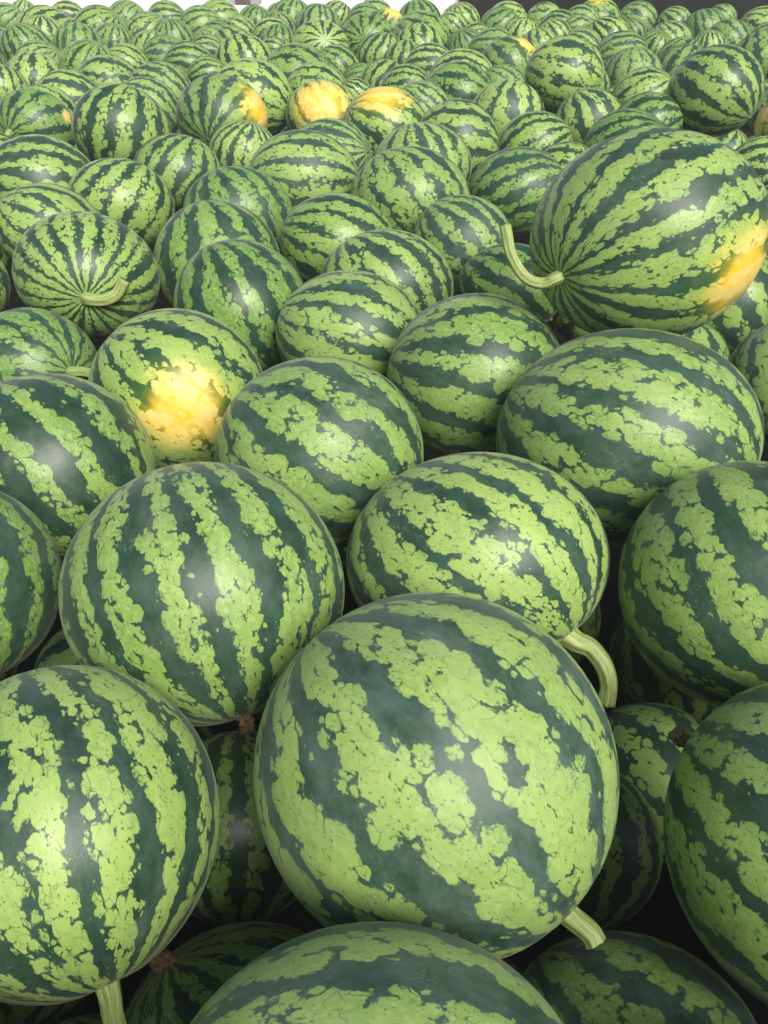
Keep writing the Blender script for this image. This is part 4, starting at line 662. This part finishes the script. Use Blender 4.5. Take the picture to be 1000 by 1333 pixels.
    ('shaded watermelon lying on the floor under the top layer', [-0.284, 2.688, 0.345], 0.108, 0.95, [0.903, -0.39, -0.181], 1.45, 11, -0.295, 0.25, None, None, 1, 0.3, []),
    ('shaded watermelon lying on the floor under the top layer', [0.686, 0.952, 0.351], 0.103, 0.95, [0.022, -0.979, -0.202], 5.49, 10, -0.433, 0.25, None, None, 1, 0.65, []),
    ('shaded watermelon lying on the floor under the top layer', [1.136, 1.973, 0.394], 0.106, 0.95, [-0.349, 0.87, 0.348], 5.91, 10, -0.252, 0.25, None, None, 1, 0.46, []),
    ('shaded watermelon lying on the floor under the top layer', [-0.726, 3.638, 0.449], 0.106, 0.95, [-0.996, -0.032, -0.086], 5.33, 10, -0.392, 0.25, None, None, 1, 0.44, []),
]

UPV = np.array((0.0, math.cos(R(90 - 54.05789)), math.sin(R(90 - 54.05789))))
UPV = np.array((0.0, math.sin(R(90 - 54.05789)), math.cos(R(90 - 54.05789))))
SPH = {}
def sphere(nu, nv):
    if (nu, nv) in SPH:
        return SPH[(nu, nv)]
    P = [(0, 0, 1.0)]
    for j in range(1, nv):
        th = math.pi * j / nv
        for i in range(nu):
            ph = 2 * math.pi * i / nu
            P.append((math.sin(th) * math.cos(ph), math.sin(th) * math.sin(ph), math.cos(th)))
    P.append((0, 0, -1.0))
    F = []
    for i in range(nu):
        F.append((0, 1 + i, 1 + (i + 1) % nu))
    for j in range(nv - 2):
        a = 1 + j * nu; b = a + nu
        for i in range(nu):
            k = (i + 1) % nu
            F.append((a + i, b + i, b + k, a + k))
    a = 1 + (nv - 2) * nu
    for i in range(nu):
        F.append((a + i, len(P) - 1, a + (i + 1) % nu))
    SPH[(nu, nv)] = (np.array(P), F)
    return SPH[(nu, nv)]

def tube(pts, rad, nseg, nring, rs, flare=1.5, cut=1.0, wob=0.0, ridges=5):
    """ridged tube along a smooth curve through pts; returns verts, faces, pattern coords"""
    pts = np.array(pts, float)
    n = len(pts)
    tt = np.linspace(0, n - 1, nring)
    ext = np.vstack([2 * pts[0] - pts[1], pts, 2 * pts[-1] - pts[-2]])
    C = []
    for s in tt:
        i = min(int(s), n - 2); u = s - i
        p0, p1, p2, p3 = ext[i], ext[i + 1], ext[i + 2], ext[i + 3]
        C.append(0.5 * ((2 * p1) + (-p0 + p2) * u + (2 * p0 - 5 * p1 + 4 * p2 - p3) * u * u + (-p0 + 3 * p1 - 3 * p2 + p3) * u ** 3))
    C = np.array(C)
    V, PT, F = [], [], []
    up = np.array((0.3, 0.2, 1.0))
    length = 0
    for j in range(nring):
        tg = C[min(j + 1, nring - 1)] - C[max(j - 1, 0)]
        tg /= np.linalg.norm(tg)
        a = np.cross(up, tg); a /= np.linalg.norm(a); up = np.cross(tg, a)
        b = up
        s = j / (nring - 1)
        r = rad * (1 + (flare - 1) * math.exp(-s * 7.0) + 0.07 * max(0, (s - 0.85) / 0.15) * cut)
        if j:
            length += np.linalg.norm(C[j] - C[j - 1])
        for i in range(nseg):
            ph = 2 * math.pi * i / nseg
            rr = r * (1 + 0.09 * math.cos(ridges * ph + s * 1.5) + wob * rs.uniform(-1, 1))
            V.append(C[j] + rr * (math.cos(ph) * a + math.sin(ph) * b))
            PT.append((math.cos(ph) * 1.4, math.sin(ph) * 1.4, length / rad))
    for j in range(nring - 1):
        for i in range(nseg):
            k = (i + 1) % nseg
            F.append((j * nseg + i, j * nseg + k, (j + 1) * nseg + k, (j + 1) * nseg + i))
    e = (nring - 1) * nseg
    V.append(C[-1] - 0.25 * rad * (C[-1] - C[-2]) / np.linalg.norm(C[-1] - C[-2])); PT.append((0, 0, length / rad))
    for i in range(nseg):
        F.append((e + i, e + (i + 1) % nseg, len(V) - 1))
    return V, F, PT

def melon(idx, row, group):
    label, c, rx, asp, pole, turn, N, dk, wax, spot, stem, res, hue, scars = row
    rs = random.Random(idx * 7 + 3)
    c = np.array(c)
    ez = CAM - c; ez /= np.linalg.norm(ez)
    ex = np.cross(UPV, ez); ex /= np.linalg.norm(ex)
    ey = np.cross(ez, ex)
    B = np.array((ex, ey, ez))                      # rows: body axes
    rad = np.array((rx, rx * asp, rx * (0.5 + 0.5 * asp)))
    w = np.array(pole); w = w / np.linalg.norm(w)
    u = np.cross(w, (0.31, 0.2, 0.93)); u /= np.linalg.norm(u)
    v = np.cross(w, u)
    u, v = math.cos(turn) * u + math.sin(turn) * v, -math.sin(turn) * u + math.cos(turn) * v
    A = np.array((u, v, w))                         # pattern frame in body axes
    P, F = sphere(*((0, 0), (56, 36), (88, 56), (128, 84))[res])
    q = P @ A                                       # unit directions in body axes
    # gentle lumps, sunken ends
    k = np.ones(len(P))
    for _ in range(5):
        dv = np.array([rs.gauss(0, 1) for _ in range(3)]); dv *= rs.uniform(1.2, 2.6) / np.linalg.norm(dv)
        k += rs.uniform(0.004, 0.010) * np.sin(P @ dv * 1.0 + rs.uniform(0, 6.28))
    lon = np.arctan2(P[:, 1], P[:, 0]); sn = np.sqrt(P[:, 0] ** 2 + P[:, 1] ** 2)
    k += 0.0022 * np.cos(N * lon) * np.minimum(1, sn * 1.5) * sn
    ang = np.arccos(np.clip(P[:, 2], -1, 1))
    k -= 0.022 * np.exp(-(ang / 0.16) ** 2) + 0.012 * np.exp(-((math.pi - ang) / 0.12) ** 2)
    W = (q * k[:, None] * rad) @ B                  # offsets from the centre, world axes
    base = np.array((0, 0, W[:, 2].min()))
    root = bpy.data.objects.new('watermelon', None)
    root.empty_display_size = 0.05
    root.location = c + base
    col.objects.link(root)
    tag(root, label, 'watermelon', group)
    rind = mesh_obj('rind', W - base, F, RIND[(bool(spot), res > 1)], root, pat=P)
    rind['seed'] = float(SEED.get(idx, rs.uniform(0, 40))); rind['stripes'] = float(N); rind['darkness'] = float(dk)
    rind['wax'] = float(wax); rind['hue'] = float(hue)
    if spot:
        sd = A @ (np.array(spot[:3]) / np.linalg.norm(spot[:3]))
        rind['spot_dir'] = [float(x) for x in sd]; rind['spot_size'] = float(spot[3])
    else:
        rind['spot_dir'] = [0.0, 0.0, 2.0]; rind['spot_size'] = 0.0
    def to_local(pt):
        return (np.array(pt) * np.array((rx, rx, rad[2]))) @ B - base
    if stem:
        pts, sr, dry = stem
        L = [to_local(x) for x in pts]
        L[0] = (w * rad * 0.90) @ B - base
        L.insert(1, (w * rad * 1.01 + 0.15 * (np.array(pts[1]) * rx - w * rad)) @ B - base)
        if dry:
            tv, tf, tp = tube(L, sr * rx, 12, 14, rs, 1.5, 2.0, 0.30, 4)
            mesh_obj('stem', tv, tf, STEM_DRY, root, smooth=False, pat=tp)
        else:
            tv, tf, tp = tube(L, sr * rx, 30, 36, rs, 1.55, 1.0, 0.0, 6)
            mesh_obj('stem', tv, tf, STEM_GREEN, root, pat=tp)
    elif res >= 2 and w[2] > -0.25:
        tip = w * rad
        L = [(tip * 0.955) @ B - base, (tip * 1.0) @ B - base, (tip * 1.012) @ B - base]
        tv, tf, tp = tube(L, 0.028 * rx * 1.2, 14, 6, rs, 1.8, 0.5, 0.1, 5)
        mesh_obj('stem_scar', tv, tf, SCAR, root, pat=tp)
    if res >= 2 and w[2] < 0.25:
        tip = -w * rad
        L = [(tip * 0.97) @ B - base, (tip * 0.992) @ B - base, (tip * 0.996) @ B - base]
        tv, tf, tp = tube(L, 0.035 * rx, 14, 5, rs, 1.4, 0.0, 0.12, 5)
        mesh_obj('blossom_scar', tv, tf, SCAR, root, pat=tp)
    for sx, sy, sz, sr, tilt in scars:
        # small sunken scar that follows the skin
        dirv = np.array((sx, sy, sz)); dirv /= np.linalg.norm(dirv)
        a = np.cross((0, 1, 0), dirv); a /= np.linalg.norm(a); b = np.cross(dirv, a)
        a, b = math.cos(tilt) * a + math.sin(tilt) * b, -math.sin(tilt) * a + math.cos(tilt) * b
        sv, sf, sp = [], [], []
        nr, ns = 4, 18
        ks = k[np.argmax(q @ dirv)]
        for jr in range(nr + 1):
            fr = jr / nr
            for js in range(ns):
                ph = 2 * math.pi * js / ns
                rr = sr * fr * (1 + 0.22 * rs.uniform(-1, 1) * fr)
                dd = dirv + rr * (1.6 * math.cos(ph) * a + 0.85 * math.sin(ph) * b)
                dd /= np.linalg.norm(dd)
                hgt = 1.006 - 0.006 * (1 - fr) - 0.016 * fr ** 6
                sv.append((dd * rad * hgt * ks) @ B - base)
                sp.append((rr * 40 * math.cos(ph), rr * 40 * math.sin(ph), 0.3))
        for jr in range(nr):
            for js in range(ns):
                kk = (js + 1) % ns
                sf.append((jr * ns + js, jr * ns + kk, (jr + 1) * ns + kk, (jr + 1) * ns + js))
        mesh_obj('scar', sv, sf, SCAR_DARK, root, pat=sp)
    return root

SEED = {0: 12.2, 11: 3.3}
for i, row in enumerate(MELONS):
    melon(i, row, 'striped watermelons of the heap')
for i, row in enumerate(FILL):
    melon(1000 + i, row, 'watermelons of the heap hidden from view')
